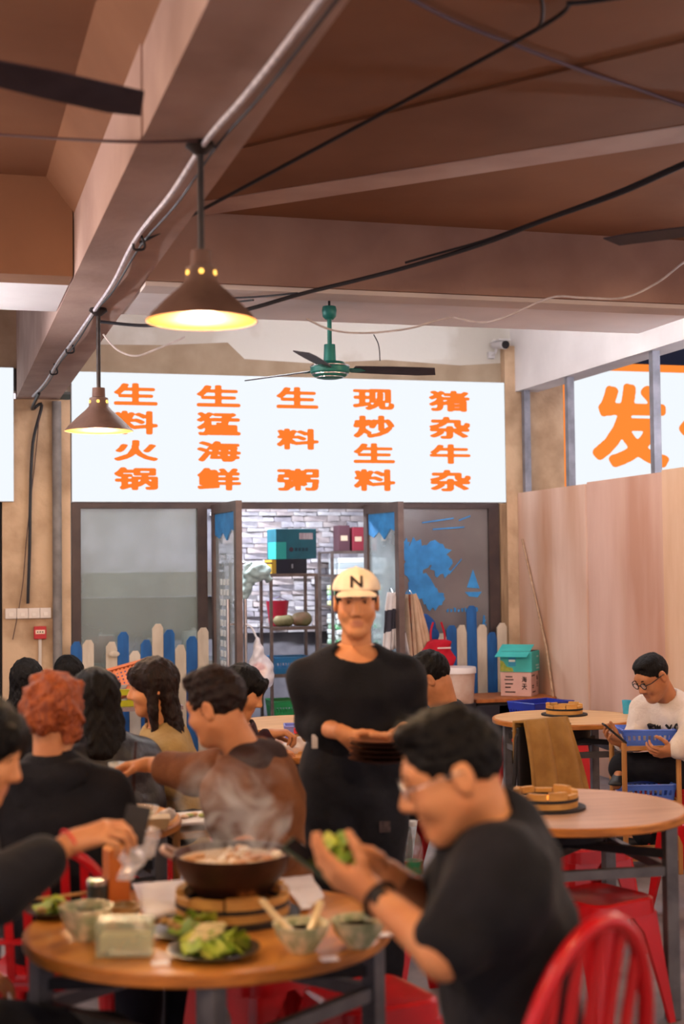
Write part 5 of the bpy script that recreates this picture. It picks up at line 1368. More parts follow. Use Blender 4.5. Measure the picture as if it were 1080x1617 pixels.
t = thing('water_cup', 'blue paper cup on the pale pine table', 'cup', (4.213, 8.203, 0.750)); MB().lathe([(0, 0), (.024, 0), (.030, .085), (.027, .085), (.022, .006), (0, .006)], 20).build('cup', mat('cup_blue', '#2f97bd', .5, col2='#3aa6cb', scale=20), t, True)

BAMBOO = mat('bamboo_frame', '#c08a52', .5, col2='#a8743f', scale=10, stretch=(1, 1, .2)); PANELW = mat('bamboo_panel', '#d0ab86', .55, col2='#c09a74', scale=7, stretch=(6, 1, 1))
def trolley(label, loc, rz, w=.30, d=.30, levels=(.10, .40, .70), hgt=.72):
    t = thing('bamboo_trolley', label, 'trolley', loc, rz, 'bamboo trolleys beside the tables')
    for sx in (-1, 1):
        for sy in (-1, 1): MB().tube([(sx * w / 2, sy * d / 2, 0), (sx * w / 2, sy * d / 2, hgt)], .015, 8).build('post', BAMBOO, t, True)
    for z in levels:
        MB().bbox((-w / 2 + .01, -d / 2 + .01, z - .018), (w / 2 - .01, d / 2 - .01, z - .006), .003).build('shelf', PANELW, t)
        for s in (-1, 1):
            MB().bar((-w / 2, s * d / 2, z - .012), (w / 2, s * d / 2, z - .012), .018, .024).build('rail', BAMBOO, t); MB().bar((s * w / 2, -d / 2, z - .012), (s * w / 2, d / 2, z - .012), .018, .024).build('rail', BAMBOO, t)
    return t
tp = (3.811, 7.219, 0.000)
trolley('bamboo trolley with two blue baskets beside the white sweatshirt man', tp, -.24)
LBLUE = mat('bright_blue_plastic', '#4f77dd', .35, col2='#4469cc', scale=6)
basket('bright blue slotted basket on the top shelf of the bamboo trolley', (tp[0], tp[1], .695), -.24, (.29, .25, .085), LBLUE)
basket('bright blue slotted basket on the middle shelf of the bamboo trolley', (tp[0], tp[1], .395), -.24, (.28, .25, .085), LBLUE)
rr = random.Random(3)
for i in range(7):
    o = MB().bbox((-.03, -.022, 0), (.03, .022, .03), .008, Matrix.Rotation(rr.uniform(0, 3), 4, 'Z') @ Matrix.Rotation(rr.uniform(-.3, .3), 4, 'X')).build('sauce_packet', mat('packet_%d' % (i % 3), ('#d8d2d6', '#b9495e', '#c8c9de')[i % 3], .4)); o.location = (tp[0] - .09 + .03 * i, tp[1] + rr.uniform(-.06, .06), .407 + .012 * (i % 2))
    tag(o, 'small wrapped packet in the lower blue basket of the trolley', 'packet', 'packets in the lower blue basket')

# loose stools
for (x, y, rz, lb) in ((*(4.156, 9.615, 0.000)[:2], .2, 'red plastic stool under the pale pine table, by its coat chair'), (*(4.361, 9.540, 0.000)[:2], -.1, 'red plastic stool under the pale pine table, towards the plywood'), (*(2.782, 5.852, 0.000)[:2], .1, 'red plastic stool under the empty pinkish table'),
                       (*(2.399, 4.931, 0.000)[:2], .35, 'red plastic stool behind the near arched-back chair'), (*(3.571, 6.191, 0.000)[:2], .2, 'red plastic stool cut off by the picture edge, beyond the table leg'),
                       (*(1.781, 5.270, 0.000)[:2], .1, 'red plastic stool carrying a water bottle beside the waiter')):
    stool(x, y, rz, lb)
stool(0.98, 4.45, .5, 'red plastic stool on the far side of the wok table'); stool(1.22, 4.02, .2, 'red plastic stool tucked under the wok table')
# water bottle on the stool
bx = (1.781, 5.270, 0.000); CLEAR = film_mat('clear_plastic', '#e6f0f2', .16, .05, cover2=.30, scale=14, gloss=.6)
t = thing('water_bottle', 'clear water bottle with green label beside the man in the black T-shirt', 'bottle', (bx[0], bx[1], .461))
MB().lathe([(0, 0), (.036, 0), (.038, .01), (.038, .15), (.030, .185), (.014, .215), (.014, .235), (0, .235)], 20).build('bottle', CLEAR, t, True)
MB().lathe([(.0385, .05), (.0395, .05), (.0395, .10), (.0385, .10)], 20, close=True).build('label', mat('bottle_label', '#2f8f5d', .5, col2='#b93a35', scale=14), t, True)
MB().lathe([(0, .232), (.0165, .232), (.0165, .252), (0, .252)], 14).build('cap', mat('bottle_cap', '#d9d9dc', .4), t, True)

# dark chair with a tan coat over its back
cb = (2.808, 6.725, 0.000)
t = thing('metal_chair', 'black metal chair with a tan coat, behind the empty pinkish table', 'chair', cb, math.radians(20))
MB().bbox((-.2, -.2, .43), (.2, .2, .46), .01).build('seat', IRON, t)
for sx in (-1, 1):
    MB().tube([(sx * .18, .18, .44), (sx * .19, .2, 0)], .011, 8).build('leg', IRON, t, True); MB().tube([(sx * .19, -.24, 0), (sx * .18, -.19, .44), (sx * .18, -.23, .86), (sx * .16, -.235, .90)], .011, 8).build('leg', IRON, t, True)
MB().bbox((-.18, -.245, .62), (.18, -.225, .91), .008).build('backrest', IRON, t)
vs = []; fs = []; nu, nv = 30, 18
for j in range(nv + 1):
    v = j / nv
    for i in range(nu + 1):
        u = i / nu - .5
        if v < .25: zz = .72 + (.955 - .72) * v / .25; yb = -.205 + .01 * v; ww = .30
        else:
            q = (v - .25) / .75; zz = .955 - (.955 - .40) * q; yb = -.262 - .05 * math.sin(q * 2.2); ww = .30 + .12 * q
        fold = (.016 * math.sin(u * 15 + 1) + .010 * math.sin(u * 29 + v * 3)) * (.3 + .7 * abs(v - .25))
        vs.append((u * ww + (.10 * max(0, v - .25)) - .02, yb + (fold if v >= .25 else -fold * .4), zz - .05 * max(0, v - .3) * math.cos(u * 5)))
for j in range(nv):
    for i in range(nu):
        a = j * (nu + 1) + i; fs.append((a, a + 1, a + nu + 2, a + nu + 1))
me = bpy.data.meshes.new('coat'); me.from_pydata(vs, [], fs); me.update()
ct = link('coat', me, mat('tan_coat', '#a07a46', .85, col2='#8a6638', scale=9, bump=.25, bscale=30, spec=.2), None, True); sd = ct.modifiers.new('thick', 'SOLIDIFY'); sd.thickness = .014
ct.location = cb; ct.rotation_euler = (0, 0, math.radians(20)); tag(ct, 'tan coat draped over the back of the black metal chair', 'coat')

# ================================================================ kitchen doorway: racks, boxes, clothes, bags
RACK = mat('rack_steel', '#6f5f5a', .5, .5, col2='#5a4c49', scale=12)
def rack(label, loc, w, d, h, levels, rz=0):
    t = thing('storage_rack', label, 'rack', loc, rz)
    for sx in (-1, 1):
        for sy in (-1, 1): MB().bar((sx * w / 2, sy * d / 2, 0), (sx * w / 2, sy * d / 2, h), .028).build('post', RACK, t)
    for z in levels:
        MB().box((-w / 2, -d / 2, z - .02), (w / 2, d / 2, z - .002)).build('shelf', RACK, t)
        MB().bar((-w / 2, -d / 2 - .002, z - .012), (w / 2, -d / 2 - .002, z - .012), .02, .03).build('lip', RACK, t)
    return t
r1 = rack('brown steel rack in the kitchen doorway with crates on its shelves', (3.245, 13.2, 0), .44, .42, 1.64, (.28, .70, 1.14, 1.64))
r2 = rack('dark rack with boxes on top against the stone wall', (4.22, 14.2, 0), .66, .5, 1.86, (.5, .9, 1.3, 1.62, 1.86))
NAVY = mat('navy_box', '#1e1d33', .6, col2='#191829', scale=8); TEALB = mat('teal_crate_box', '#1d6273', .6, col2='#195666', scale=6)
b1 = carton('flat_box', 'flat navy box with a yellow end under the teal carton', (3.22, 13.2, 1.642), 0, (.34, .3, .135), NAVY); MB().box((-.172, -.1515, .002), (-.13, .1515, .132)).build('yellow_end', mat('yellow_end', '#c79a33', .6), b1); MB().box((.02, -.1525, .05), (.035, -.15, .09)).build('print', mat('pale_mark', '#8d8d9a', .6), b1)
b2 = carton('large_carton', 'teal carton standing on the navy box on the kitchen rack', (3.28, 13.2, 1.779), .06, (.40, .30, .285), TEALB); MB().box((-.202, -.1518, .0), (-.10, .1, .16)).build('side_print', mat('aqua_print', '#2fa79e', .6), b2)
MB().box((.03, -.1525, .185), (.165, -.1503, .245)).build('paper_label', mat('paper_label', '#a58f9a', .7, col2='#c9bcc2', scale=60, stretch=(1, 1, .1)), b2); MB().ell((-.05, -.151, .09), (.022, .002, .022)).build('round_print', mat('dark_print', '#43303f', .7), b2)
for i in range(4): MB().box((-.015 + .035 * i, -.1525, .075), (.010 + .035 * i, -.1503, .105)).build('print', mat('navy_print', '#17384a', .7), b2)
# crates and vegetables on the shelves
basket('blue basin on the middle shelf of the kitchen rack', (3.24, 13.2, .702), 0, (.36, .34, .15), mat('basin_blue', '#2a74a8', .4), None, name='plastic_basin', slots=6)
basket('green slotted crate on the bottom shelf of the kitchen rack', (3.24, 13.2, .282), 0, (.38, .36, .16), mat('crate_green', '#1f8f4a', .4), None, name='plastic_crate', slots=12)
veg = [('pale_gourd', 'pale gourd lying on the kitchen rack shelf', '#9a8f6a', (.10, .06, .055)), ('brown_squash', 'brown squash beside the gourd on the rack shelf', '#8a6a56', (.075, .065, .07))]
for i, (nm, lb, c, r_) in enumerate(veg):
    F = Field(.012); F.u(rc((-r_[0] * .5, 0, 0), (r_[0] * .5, 0, .005), r_[2] * .9, r_[2]), .02); F.disp = waves(.003, 40, i)
    V_, Q_ = F.mesh(); o = link(nm, quick_mesh(V_ - np.array([0, 0, V_[:, 2].min()]), Q_), mat(nm, c, .6, col2='#6d6a48', scale=9), None, True); o.location = (3.17 + .17 * i, 13.1, 1.142); tag(o, lb, 'vegetable')
t = thing('plastic_bucket', 'red bucket on the upper kitchen shelf behind the gourds', 'bucket', (3.16, 13.30, 1.142)); MB().lathe([(0, 0), (.08, 0), (.11, .24), (.105, .24), (.076, .008), (0, .008)], 24).build('bucket', mat('bucket_red', '#b5213c', .35), t, True); MB().tube([(-.108, 0, .235), (0, -.05, .28), (.108, 0, .235)], .005, 6).build('handle', mat('bucket_lilac', '#9a8fc8', .5), t, True)
# boxes on the second rack
for i, (x, w_, h_, c, lb) in enumerate([(4.02, .12, .26, '#4a2a33', 'dark maroon box on the rack by the stone wall'), (4.17, .12, .24, '#7a2230', 'wine red box beside the maroon one on the rack'), (4.31, .12, .20, '#8a2a2a', 'brick red box on the rack near the door leaf'), (4.44, .10, .25, '#3a2a2e', 'brown black box at the end of the rack top')]):
    b = carton('upright_box', lb, (x, 14.05, 1.862), 0, (w_, .2, h_), mat('rackbox_%d' % i, c, .6)); MB().box((-w_ * .3, -.1015, h_ * .4), (w_ * .3, -.0995, h_ * .6)).build('print', mat('box_print', '#b9a08a', .7), b)
rr = random.Random(11)
for i, (z, n_) in enumerate(((1.302, 4), (.902, 6), (.502, 5))):
    for k in range(n_):
        c = ['#d8d23a', '#35b060', '#2f74c0', '#c9d9d2', '#54c04a', '#e0dfe4'][(k * 2 + i) % 6]
        o = MB().bbox((-.26, -.18, 0), (.26 - .05 * rr.random(), .18, .05), .012).build('bundle', mat('bundle' + c, c, .6, col2='#dfe6e0', scale=30)); o.location = (4.18, 14.1, z + .053 * k); o.rotation_euler = (0, 0, rr.uniform(-.06, .06))
        tag(o, '%s bag bundle, %s from the bottom on the %s shelf of the dark rack' % (['yellow', 'green', 'blue', 'pale grey', 'bright green', 'white'][(k * 2 + i) % 6], ['first', 'second', 'third', 'fourth', 'fifth', 'sixth'][k], ['upper', 'middle', 'lower'][i]), 'bundle', 'plastic bag bundles on the dark rack')
for k in range(3):
    o = MB().bbox((-.25, -.2, 0), (.25, .2, .055), .006).build('paper_ream', mat('ream_%d' % (k % 2), ('#cfd3d6', '#aab4bb')[k % 2], .7)); o.location = (4.2, 14.1, 1.622 + .056 * k); tag(o, ['lowest', 'middle', 'topmost'][k] + ' pale flat pack stacked under the rack top boxes', 'pack', 'flat packs on the dark rack')
# kitchen counter with pots seen through the steamed glass
t = thing('kitchen_counter', 'steel kitchen counter seen through the steamed window', 'counter', (1.85, 13.2, 0)); MB().box((-.75, -.35, .82), (.75, .35, .86)).build('worktop', mat('counter_steel', '#8d9294', .35, .7), t); MB().box((-.73, -.33, .0), (.73, .33, .82)).build('body', mat('counter_dark', '#4b4a4c', .6), t)
t = thing('range_hood', 'long dark range hood seen through the steamed window', 'hood', (1.85, 13.35, 1.45)); MB().prism([(-.3, 0), (.3, 0), (.3, .10), (.05, .22), (-.3, .22)], -.75, .75, 'X').build('hood', mat('hood_steel', '#7c8083', .4, .5), t); MB().box((-.75, -.05, -.42), (.75, .29, -.02)).build('splash_panel', mat('splash_dark', '#46403f', .6), t)
for i, (x, r_, h_, c) in enumerate([(1.45, .13, .24, '#8a3a38'), (1.95, .15, .2, '#b9b4ae'), (2.3, .11, .26, '#9aa3a6')]):
    t = thing('stock_pot', ['red pot on the kitchen counter behind steamed glass', 'pale wide pot on the kitchen counter behind steamed glass', 'tall steel pot on the kitchen counter behind steamed glass'][i], 'pot', (x, 13.05, .862)); MB().lathe([(0, 0), (r_, 0), (r_, h_), (r_ - .008, h_), (r_ - .008, .01), (0, .01)], 24).build('pot', mat('pot_%d' % i, c, .4, .3), t, True); MB().lathe([(0, h_ + .03), (.02, h_ + .03), (.02, h_ + .01), (r_ * .98, h_ + .002), (r_ * .98, h_ - .004), (0, h_ - .004)], 24).build('lid', mat('pot_lid', '#a8abad', .3, .6), t, True)

# cloth bundle hanging inside the doorway
F = Field(.014); F.u(el((0, 0, 0), (.13, .09, .09)), .02); F.u(rc((-.06, 0, -.02), (-.10, 0, -.22), .055, .04), .04); F.u(rc((.07, 0, .03), (.12, 0, -.05), .05, .04), .04); F.disp = waves(.012, 55, 4)
V_, Q_ = F.mesh(); o = link('hanging_cloth', quick_mesh(V_, Q_), cloth('grey_green_cloth', '#aeb9b4', '#8f9c98'), None, True); o.location = (2.86, 12.9, 1.66); tag(o, 'crumpled grey-green cloth hanging inside the kitchen doorway', 'cloth')
tag(MB().bar((2.62, 12.9, 1.74), (3.02, 12.9, 1.74), .014).bar((2.62, 12.9, 0), (2.62, 12.9, 1.75), .022).build('hanging_rail', RACK), 'steel rail holding the grey-green cloth inside the doorway', 'rail')
# towels and vest on the second door leaf
def hung(name, label, cat, m, loc, w, l, seed, rz=0, stripes=None, skew=0.0, mts=None):
    """cloth hanging from a hook in vertical folds"""
    t = thing(name, label, cat, loc, rz); nu, nv = 28, 14; vs = []; fs = []; mi = []
    for j in range(nv + 1):
        v = j / nv
        ww = w * (.26 + .74 * v ** .75)
        for i in range(nu + 1):
            u = i / nu - .5
            y = .020 * math.sin(u * 17 + seed) * (.35 + .65 * v) + .012 * math.sin(u * 31 + seed * 2 + v * 2) - .03 * (1 - (2 * u) ** 2) * (1 - v * .5)
            vs.append((u * ww + skew * v, y, -l * v - .03 * math.cos(u * 6 + seed) * v))
    for j in range(nv):
        for i in range(nu):
            a = j * (nu + 1) + i; fs.append((a, a + 1, a + nu + 2, a + nu + 1))
            k = 0
            if stripes:
                for c0, c1, ax in stripes:
                    q = (j + .5) / nv if ax == 'v' else (i + .5) / nu
                    if c0 < q < c1: k = 1
            mi.append(k)
    me = bpy.data.meshes.new(name); me.from_pydata(vs, [], fs); me.update()
    o = link('cloth', me, [m] + ([mts] if mts else []), t, True); me.polygons.foreach_set('material_index', mi)
    sd = o.modifiers.new('thick', 'SOLIDIFY'); sd.thickness = .012
    MB().tube(sm([(0, -.02, .0), (0, .02, .03), (0, .05, .03), (0, .07, .01)], 3), .005, 6).build('hook', CHROME, t, True)
    return t
hung('striped_towel', 'white towel with broad charcoal bands hanging on the door leaf', 'towel', cloth('towel_white', '#cfc8c8', '#bdb6b6'), (3.70, 11.40, 1.48), .24, .50, 3, 0, [(.30, .62, 'v')], .02, cloth('towel_charcoal', '#3a3740', '#33303a'))
hung('beige_vest', 'beige vest with dark trim hanging beside the mural window', 'vest', cloth('vest_beige', '#c4a58c', '#b3947b'), (3.90, 11.5, 1.46), .28, .60, 5, .1, [(.10, .20, 'u')], .10, cloth('vest_trim', '#3a2a2c', '#8a4a30'))
# bags
def soft_bag(name, label, loc, prims, m, disp, handles=None, extra=None, h=.010):
    t = thing(name, label, 'bag', loc); F = Field(h)
    for p, k in prims: F.u(p, k)
    F.disp = disp; V_, Q_ = F.mesh(); to_obj('bag', V_, Q_, m, t, (0, 0, 0))
    if handles:
        for hd in handles: MB().tube(sm(hd, 5), .009, 6).build('handle', m, t, True)
    return t
rb = soft_bag('red_tote', 'red tote bag with pale lettering hung in front of the mural window', (4.13, 11.45, .84), [(ec((0, 0, .0), (0, 0, .20), (1, 0, 0), (.13, .035), (.115, .03)), .02)], cloth('tote_red', '#b5162c', '#a01226', .6), waves(.006, 40, 2), [[(-.07, 0, .2), (-.075, 0, .30), (-.05, 0, .38)], [(.05, 0, .2), (.05, 0, .28), (.02, 0, .38)]])
MB().box((-.03, -.046, .155), (.09, -.041, .168)).build('print', mat('pale_print', '#d8b9b4', .7), rb)
soft_bag('blue_bag', 'blue bag hanging above the red tote', (4.08, 11.62, 1.12), [(el((0, 0, .05), (.07, .04, .12)), .02), (el((.05, 0, -.02), (.06, .04, .07)), .02)], cloth('bag_blue', '#264f8f', '#1f437c'), waves(.006, 45, 3))
t = thing('lidded_bucket', 'white lidded bucket on a stand under the red tote', 'bucket', (4.22, 11.25, .0)); MB().lathe([(0, .55), (.13, .55), (.145, .80), (0, .80)], 26).build('body', mat('bucket_body', '#b08a76', .5, col2='#c9b3a6', scale=5), t, True); MB().lathe([(0, .80), (.155, .80), (.155, .84), (.15, .85), (0, .85)], 26).build('lid', mat('bucket_lid', '#d6cdcb', .4), t, True); MB().lathe([(0, 0), (.15, 0), (.15, .55), (0, .55)], 20).build('stand', M_dark, t, True)
PBAG = film_mat('white_carrier_film', '#e4dfe3', .45, .3, cover2=.75, scale=9, gloss=.3)
t = soft_bag('carrier_bag', 'translucent white carrier bag with red contents on the door handle', (2.52, 11.2, .80), [(el((0, 0, .05), (.12, .08, .14)), .03), (rc((0, 0, .15), (-.03, 0, .34), .06, .012), .05)], PBAG, waves(.010, 45, 7), [[(-.03, 0, .33), (-.07, .02, .42), (-.115, .03, .45)]])
MB().ell((-.02, 0, .07), (.07, .05, .07)).build('red_contents', mat('tomato_red', '#c93a35', .5), t, True)

# ================================================================ utensil table at the left
t = thing('utensil_table', 'narrow steel utensil table in front of the steamed window fence', 'table', (1.45, 11.3, 0)); MB().box((-.42, -.22, .60), (.42, .22, .63)).build('top', mat('utensil_steel', '#9a8684', .4, .5, col2='#86706e', scale=8), t)
for sx in (-1, 1):
    for sy in (-1, 1): MB().bar((sx * .38, sy * .19, 0), (sx * .38, sy * .19, .60), .03).build('leg', STEEL, t)
basket('yellow-green tray of bowls on the utensil table', (1.42, 11.3, .632), 0, (.46, .3, .13), mat('tray_yellow', '#b5ad22', .4, col2='#a39b1c', scale=6), None, name='plastic_tray', slots=5)
WARE = mat('white_ware', '#cfd0d2', .25, col2='#b9babd', scale=10)
def bowl_mesh(r, h, th=.004): return [(0, 0), (r * .45, 0), (r * .5, .006), (r * .85, h * .55), (r, h), (r - th, h), (r * .85 - th, h * .55), (r * .45, .012), (0, .010)]
bw = MB().lathe(bowl_mesh(.055, .05), 20).mesh('bowl')
for i in range(9):
    o = link('rice_bowl', bw if i else bw, WARE if i == 0 else None, None); shade(o) if i == 0 else None
    o.location = (1.27 + .13 * (i % 3), 11.22 + .09 * ((i // 3) % 2), .640 + .11 * (i // 6) + .035 * ((i // 3) % 2)); tag(o, 'white rice bowl in the yellow-green tray on the utensil table', 'bowl', 'bowls in the yellow-green tray')
OBK = mat('orange_basket_plastic', '#dd8355', .5, col2='#cf7446', scale=8)
t = thing('colander_basket', 'orange perforated basket tipped over the bowls on the utensil table', 'basket', (1.46, 11.25, .83), 0, None, (math.radians(62), math.radians(-14), 0))
L = MB(); nx, ny = 13, 8; w_, d_ = .42, .24
for i in range(nx + 1): L.box((-w_ / 2 + w_ * i / nx - .010, -d_ / 2, 0), (-w_ / 2 + w_ * i / nx + .010, d_ / 2, .004))
L.build('rib_panel', OBK, t)['kind'] = 'stuff'
L = MB()
for j in range(ny + 1): L.box((-w_ / 2, -d_ / 2 + d_ * j / ny - .009, 0.0005), (w_ / 2, -d_ / 2 + d_ * j / ny + .009, .0045))
L.build('cross_rib_panel', OBK, t)['kind'] = 'stuff'
for a, b in (((-w_ / 2, -d_ / 2), (w_ / 2, -d_ / 2)), ((w_ / 2, -d_ / 2), (w_ / 2, d_ / 2)), ((w_ / 2, d_ / 2), (-w_ / 2, d_ / 2)), ((-w_ / 2, d_ / 2), (-w_ / 2, -d_ / 2))): MB().bar((*a, .0), (*b, .0), .02, .05).build('rim', OBK, t)

# ================================================================ what stands on the near table
TZ = .7515
tx, ty = (0.784, 3.862, 0.750)[:2]
burner('wide wooden burner ring under the steaming wok', tx, ty, TZ, .155, True, None)
WOK = mat('seasoned_wok_iron', '#4a2a1e', .45, .5, col2='#2a1a16', scale=7, bump=.1)
t = thing('wok', 'dark brown wok of bubbling soup steaming on the near table', 'wok', (tx, ty, TZ + .034))
MB().lathe([(0, 0), (.065, .002), (.108, .036), (.140, .092), (.156, .138), (.163, .139), (.147, .090), (.114, .044), (.066, .012), (0, .010)], 44).build('pan', WOK, t, True)
for s in (-1, 1):
    h_ = [V3(*(RV * s * .160)) + V3(0, 0, .132) + DV * a for a in (-.035,)] 
    pts = [RV * s * .158 + DV * -.04 + UP * .132, RV * s * .185 + DV * -.032 + UP * .146, RV * s * .192 + UP * .149, RV * s * .185 + DV * .032 + UP * .146, RV * s * .158 + DV * .04 + UP * .132]
    MB().tube(sm([tuple(p) for p in pts], 4), .008, 8).build('handle', mat('worn_handle', '#a58a80', .35, .5), t, True)
MB().lathe([(0, .122), (.09, .1215), (.150, .120)], 36).build('soup', mat('milky_broth', '#c9a680', .25, col2='#e6d4be', scale=22, detail=6), t, True)
rr = random.Random(2)
for i in range(26):
    a = rr.uniform(0, 6.28); q = rr.uniform(0, .125); s = rr.uniform(.012, .026)
    o = MB().ell((0, 0, 0), (s, s * .8, s * .45), u=9, v=6).build('meat_slice' if i % 3 else 'foam', mat('food_%d' % (i % 3), ('#e8dccf', '#c79a70', '#b98460')[i % 3], .5), t, True); o.location = (q * math.cos(a), q * math.sin(a), .125); o.rotation_euler = (rr.uniform(-.5, .5), rr.uniform(-.5, .5), a)
# steam: a drifting cloud in a thin volume
sv = MB().lathe([(0, 0), (.12, 0), (.15, .06), (.17, .14), (.15, .22), (.09, .28), (0, .30)], 24).build('steam', None); sv.location = (tx + .01, ty, TZ + .172)
sv.data.materials.clear(); m = bpy.data.materials.new('steam'); m.use_nodes = True; N = m.node_tree.nodes; N.clear(); L_ = m.node_tree.links
o_ = N.new('ShaderNodeOutputMaterial'); pv = N.new('ShaderNodeVolumeScatter'); tc = N.new('ShaderNodeTexCoord'); nz = N.new('ShaderNodeTexNoise'); rp = N.new('ShaderNodeMapRange')
nz.inputs['Scale'].default_value = 9; nz.inputs['Detail'].default_value = 3; nz.inputs['Distortion'].default_value = 1.6
gd = N.new('ShaderNodeSeparateXYZ'); mu_ = N.new('ShaderNodeMapRange'); mm = N.new('ShaderNodeMath'); mm.operation = 'MULTIPLY'
L_.new(tc.outputs['Object'], nz.inputs['Vector']); L_.new(tc.outputs['Object'], gd.inputs[0])
rp.inputs['From Min'].default_value = .48; rp.inputs['From Max'].default_value = .75; rp.inputs['To Min'].default_value = 0; rp.inputs['To Max'].default_value = 15
mu_.inputs['From Min'].default_value = 0; mu_.inputs['From Max'].default_value = .28; mu_.inputs['To Min'].default_value = 1; mu_.inputs['To Max'].default_value = 0
L_.new(nz.outputs['Fac'], rp.inputs['Value']); L_.new(gd.outputs['Z'], mu_.inputs['Value']); L_.new(rp.outputs[0], mm.inputs[0]); L_.new(mu_.outputs[0], mm.inputs[1]); L_.new(mm.outputs[0], pv.inputs['Density'])
pv.inputs['Color'].default_value = (.98, .97, .98, 1); L_.new(pv.outputs[0], o_.inputs['Volume']); sv.data.materials.append(m)
tag(sv, 'white steam rising from the wok on the near table', 'steam', None, 'stuff')

PAT = mat('crackled_glaze', '#d9cca6', .25, col2='#96a07c', scale=26, detail=3, lo=.42, hi=.6)
def bowl(label, px, r, h, m, fill=None, fillc='#c9b070', group='bowls on the near table'):
    t = thing('sauce_bowl', label, 'bowl', (px[0], px[1], TZ), 0, group)
    MB().lathe(bowl_mesh(r, h), 28).build('bowl', m, t, True)
    MB().lathe([(0, h * .72), (r * .90, h * .72)], 28).build('sauce', mat('sauce' + fillc, fillc, .3, col2='#8f7a45', scale=30), t, True)
    return t
bowl('large patterned bowl of sauce beside the pale tissue box', (0.374, 3.735, 0.750), .070, .085, PAT)
bowl('small plain bowl beside the large patterned sauce bowl', (0.487, 3.846, 0.750), .045, .055, mat('tan_glaze', '#a98a5c', .3, col2='#96774c', scale=14), None, '#b3935c')
bowl('patterned bowl with white spoons in the middle of the table front', (0.872, 3.449, 0.750), .072, .070, PAT)
bowl('patterned bowl nearest the forearm of the man in the black T-shirt', (1.019, 3.449, 0.750), .070, .068, PAT)
SPO = mat('cream_spoon', '#d8c29a', .25, col2='#cbb48a', scale=10)
def spoon(label, a, b):
    a = Vector(a); b = Vector(b); t = thing('soup_spoon', label, 'spoon', tuple(a), 0, 'cream soup spoons on the near table'); d = b - a
    MB().tube(sm([(0, 0, 0), tuple(d * .5 + Vector((0, 0, -.004))), tuple(d)], 4), .007, 8, sx=1.5).build('handle', SPO, t, True)
    MB().ell(tuple(d * 1.12), (.022, .022, .010)).build('bowl', SPO, t, True)
c = (0.872, 3.449, 0.750)
spoon('cream soup spoon leaning out of the patterned bowl towards the wok', (0.800, 3.573, 0.854), (c[0] - .02, c[1] + .01, TZ + .045)); spoon('cream soup spoon leaning out of the patterned bowl towards the phone', (0.944, 3.532, 0.849), (c[0] + .02, c[1], TZ + .045))
# tissue box of pale see-through plastic
p = (0.453, 3.534, 0.750)
t = thing('tissue_box', 'pale see-through tissue box at the front edge of the near table', 'box', (p[0], p[1] + .03, TZ), -.25)
MB().bbox((-.07, -.04, 0), (.07, .04, .088), .006).build('box', film_mat('frosted_green_plastic', '#b9c9a8', .35, .25, cover2=.55, scale=10, gloss=.3), t); MB().bbox((-.06, -.03, .012), (.06, .03, .05), .004).build('tissues', mat('tissue_cream', '#d6c690', .8), t)
# plates of greens
DKP = mat('dark_plate_glaze', '#2c2622', .3, col2='#3a312a', scale=10)
LEAFM = [mat('lettuce_%d' % i, c, .5, col2=c2, scale=20) for i, (c, c2) in enumerate([('#7fa02c', '#a9b83c'), ('#9bb03a', '#c9c45a'), ('#5f8428', '#7f9a30')])]
def leaf_mesh(seed, L=.06, W=.03):
    rr = random.Random(seed); vs = []; fs = []; n = 6
    for i in range(n + 1):
        u = i / n; w = W * math.sin(PI * min(1, u * .9 + .08)) * (1 + .25 * rr.random())
        for s in (-1, 0, 1): vs.append((L * (u - .5), s * w, .012 * math.sin(u * 5 + s) + abs(s) * .008 + rr.uniform(-.004, .004)))
    for i in range(n):
        for s in (0, 1): a = i * 3 + s; fs.append((a, a + 1, a + 4, a + 3))
    me = bpy.data.meshes.new('leaf'); me.from_pydata(vs, [], fs); me.polygons.foreach_set('use_smooth', [True] * len(me.polygons)); me.update(); return me
LEAVES = [leaf_mesh(i) for i in range(4)]
def plate(label, px, r, n_leaf, strips=3, mush=0, seed=1):
    t = thing('food_plate', label, 'plate', (px[0], px[1], TZ), 0, 'dark plates of food on the near table')
    MB().lathe([(0, 0), (r * .6, 0), (r * .95, .014), (r, .018), (r * .95, .019), (r * .6, .006), (0, .005)], 36).build('plate', DKP, t, True)
    rr = random.Random(seed)
    for k in range(n_leaf):
        a = rr.uniform(0, 6.28); q = r * .62 * math.sqrt(rr.random()); o = bpy.data.objects.new('lettuce_leaf', LEAVES[k % 4]); COL.objects.link(o); o.parent = t
        if not LEAVES[k % 4].materials: LEAVES[k % 4].materials.append(LEAFM[k % 3])
        o.location = (q * math.cos(a), q * math.sin(a), .014 + .016 * rr.random()); o.rotation_euler = (rr.uniform(-.5, .5), rr.uniform(-.5, .5), a)
    for k in range(strips):
        o = MB().bbox((-.035, -.008, 0), (.035, .008, .010), .003).build('tofu_strip', mat('tofu', '#e0cfa0', .5, col2='#cdb987', scale=20), t); o.location = (-.03 + .012 * k, .02 * k - .01, .036 + .006 * k); o.rotation_euler = (0, .1, rr.uniform(-.4, .4))
    for k in range(mush):
        o = MB().ell((0, 0, 0), (.016, .013, .010), u=9, v=6).build('mushroom', mat('mushroom', '#b98a48', .5, col2='#8f6a34', scale=20), t, True); o.location = (rr.uniform(-.6, .3) * r, rr.uniform(-.5, .5) * r, .024 + .008 * (k % 2))
    return t
plate('dark plate heaped with pale green lettuce at the front of the near table', (0.660, 3.489, 0.750), .115, 34, 4)
plate('dark plate of mushrooms and greens against the burner ring', (0.632, 3.688, 0.750), .10, 14, 0, 18, 3)
plate('dark plate with a little green at the outer end of the near table', (0.321, 4.026, 0.750), .085, 5, 0, 2, 5)
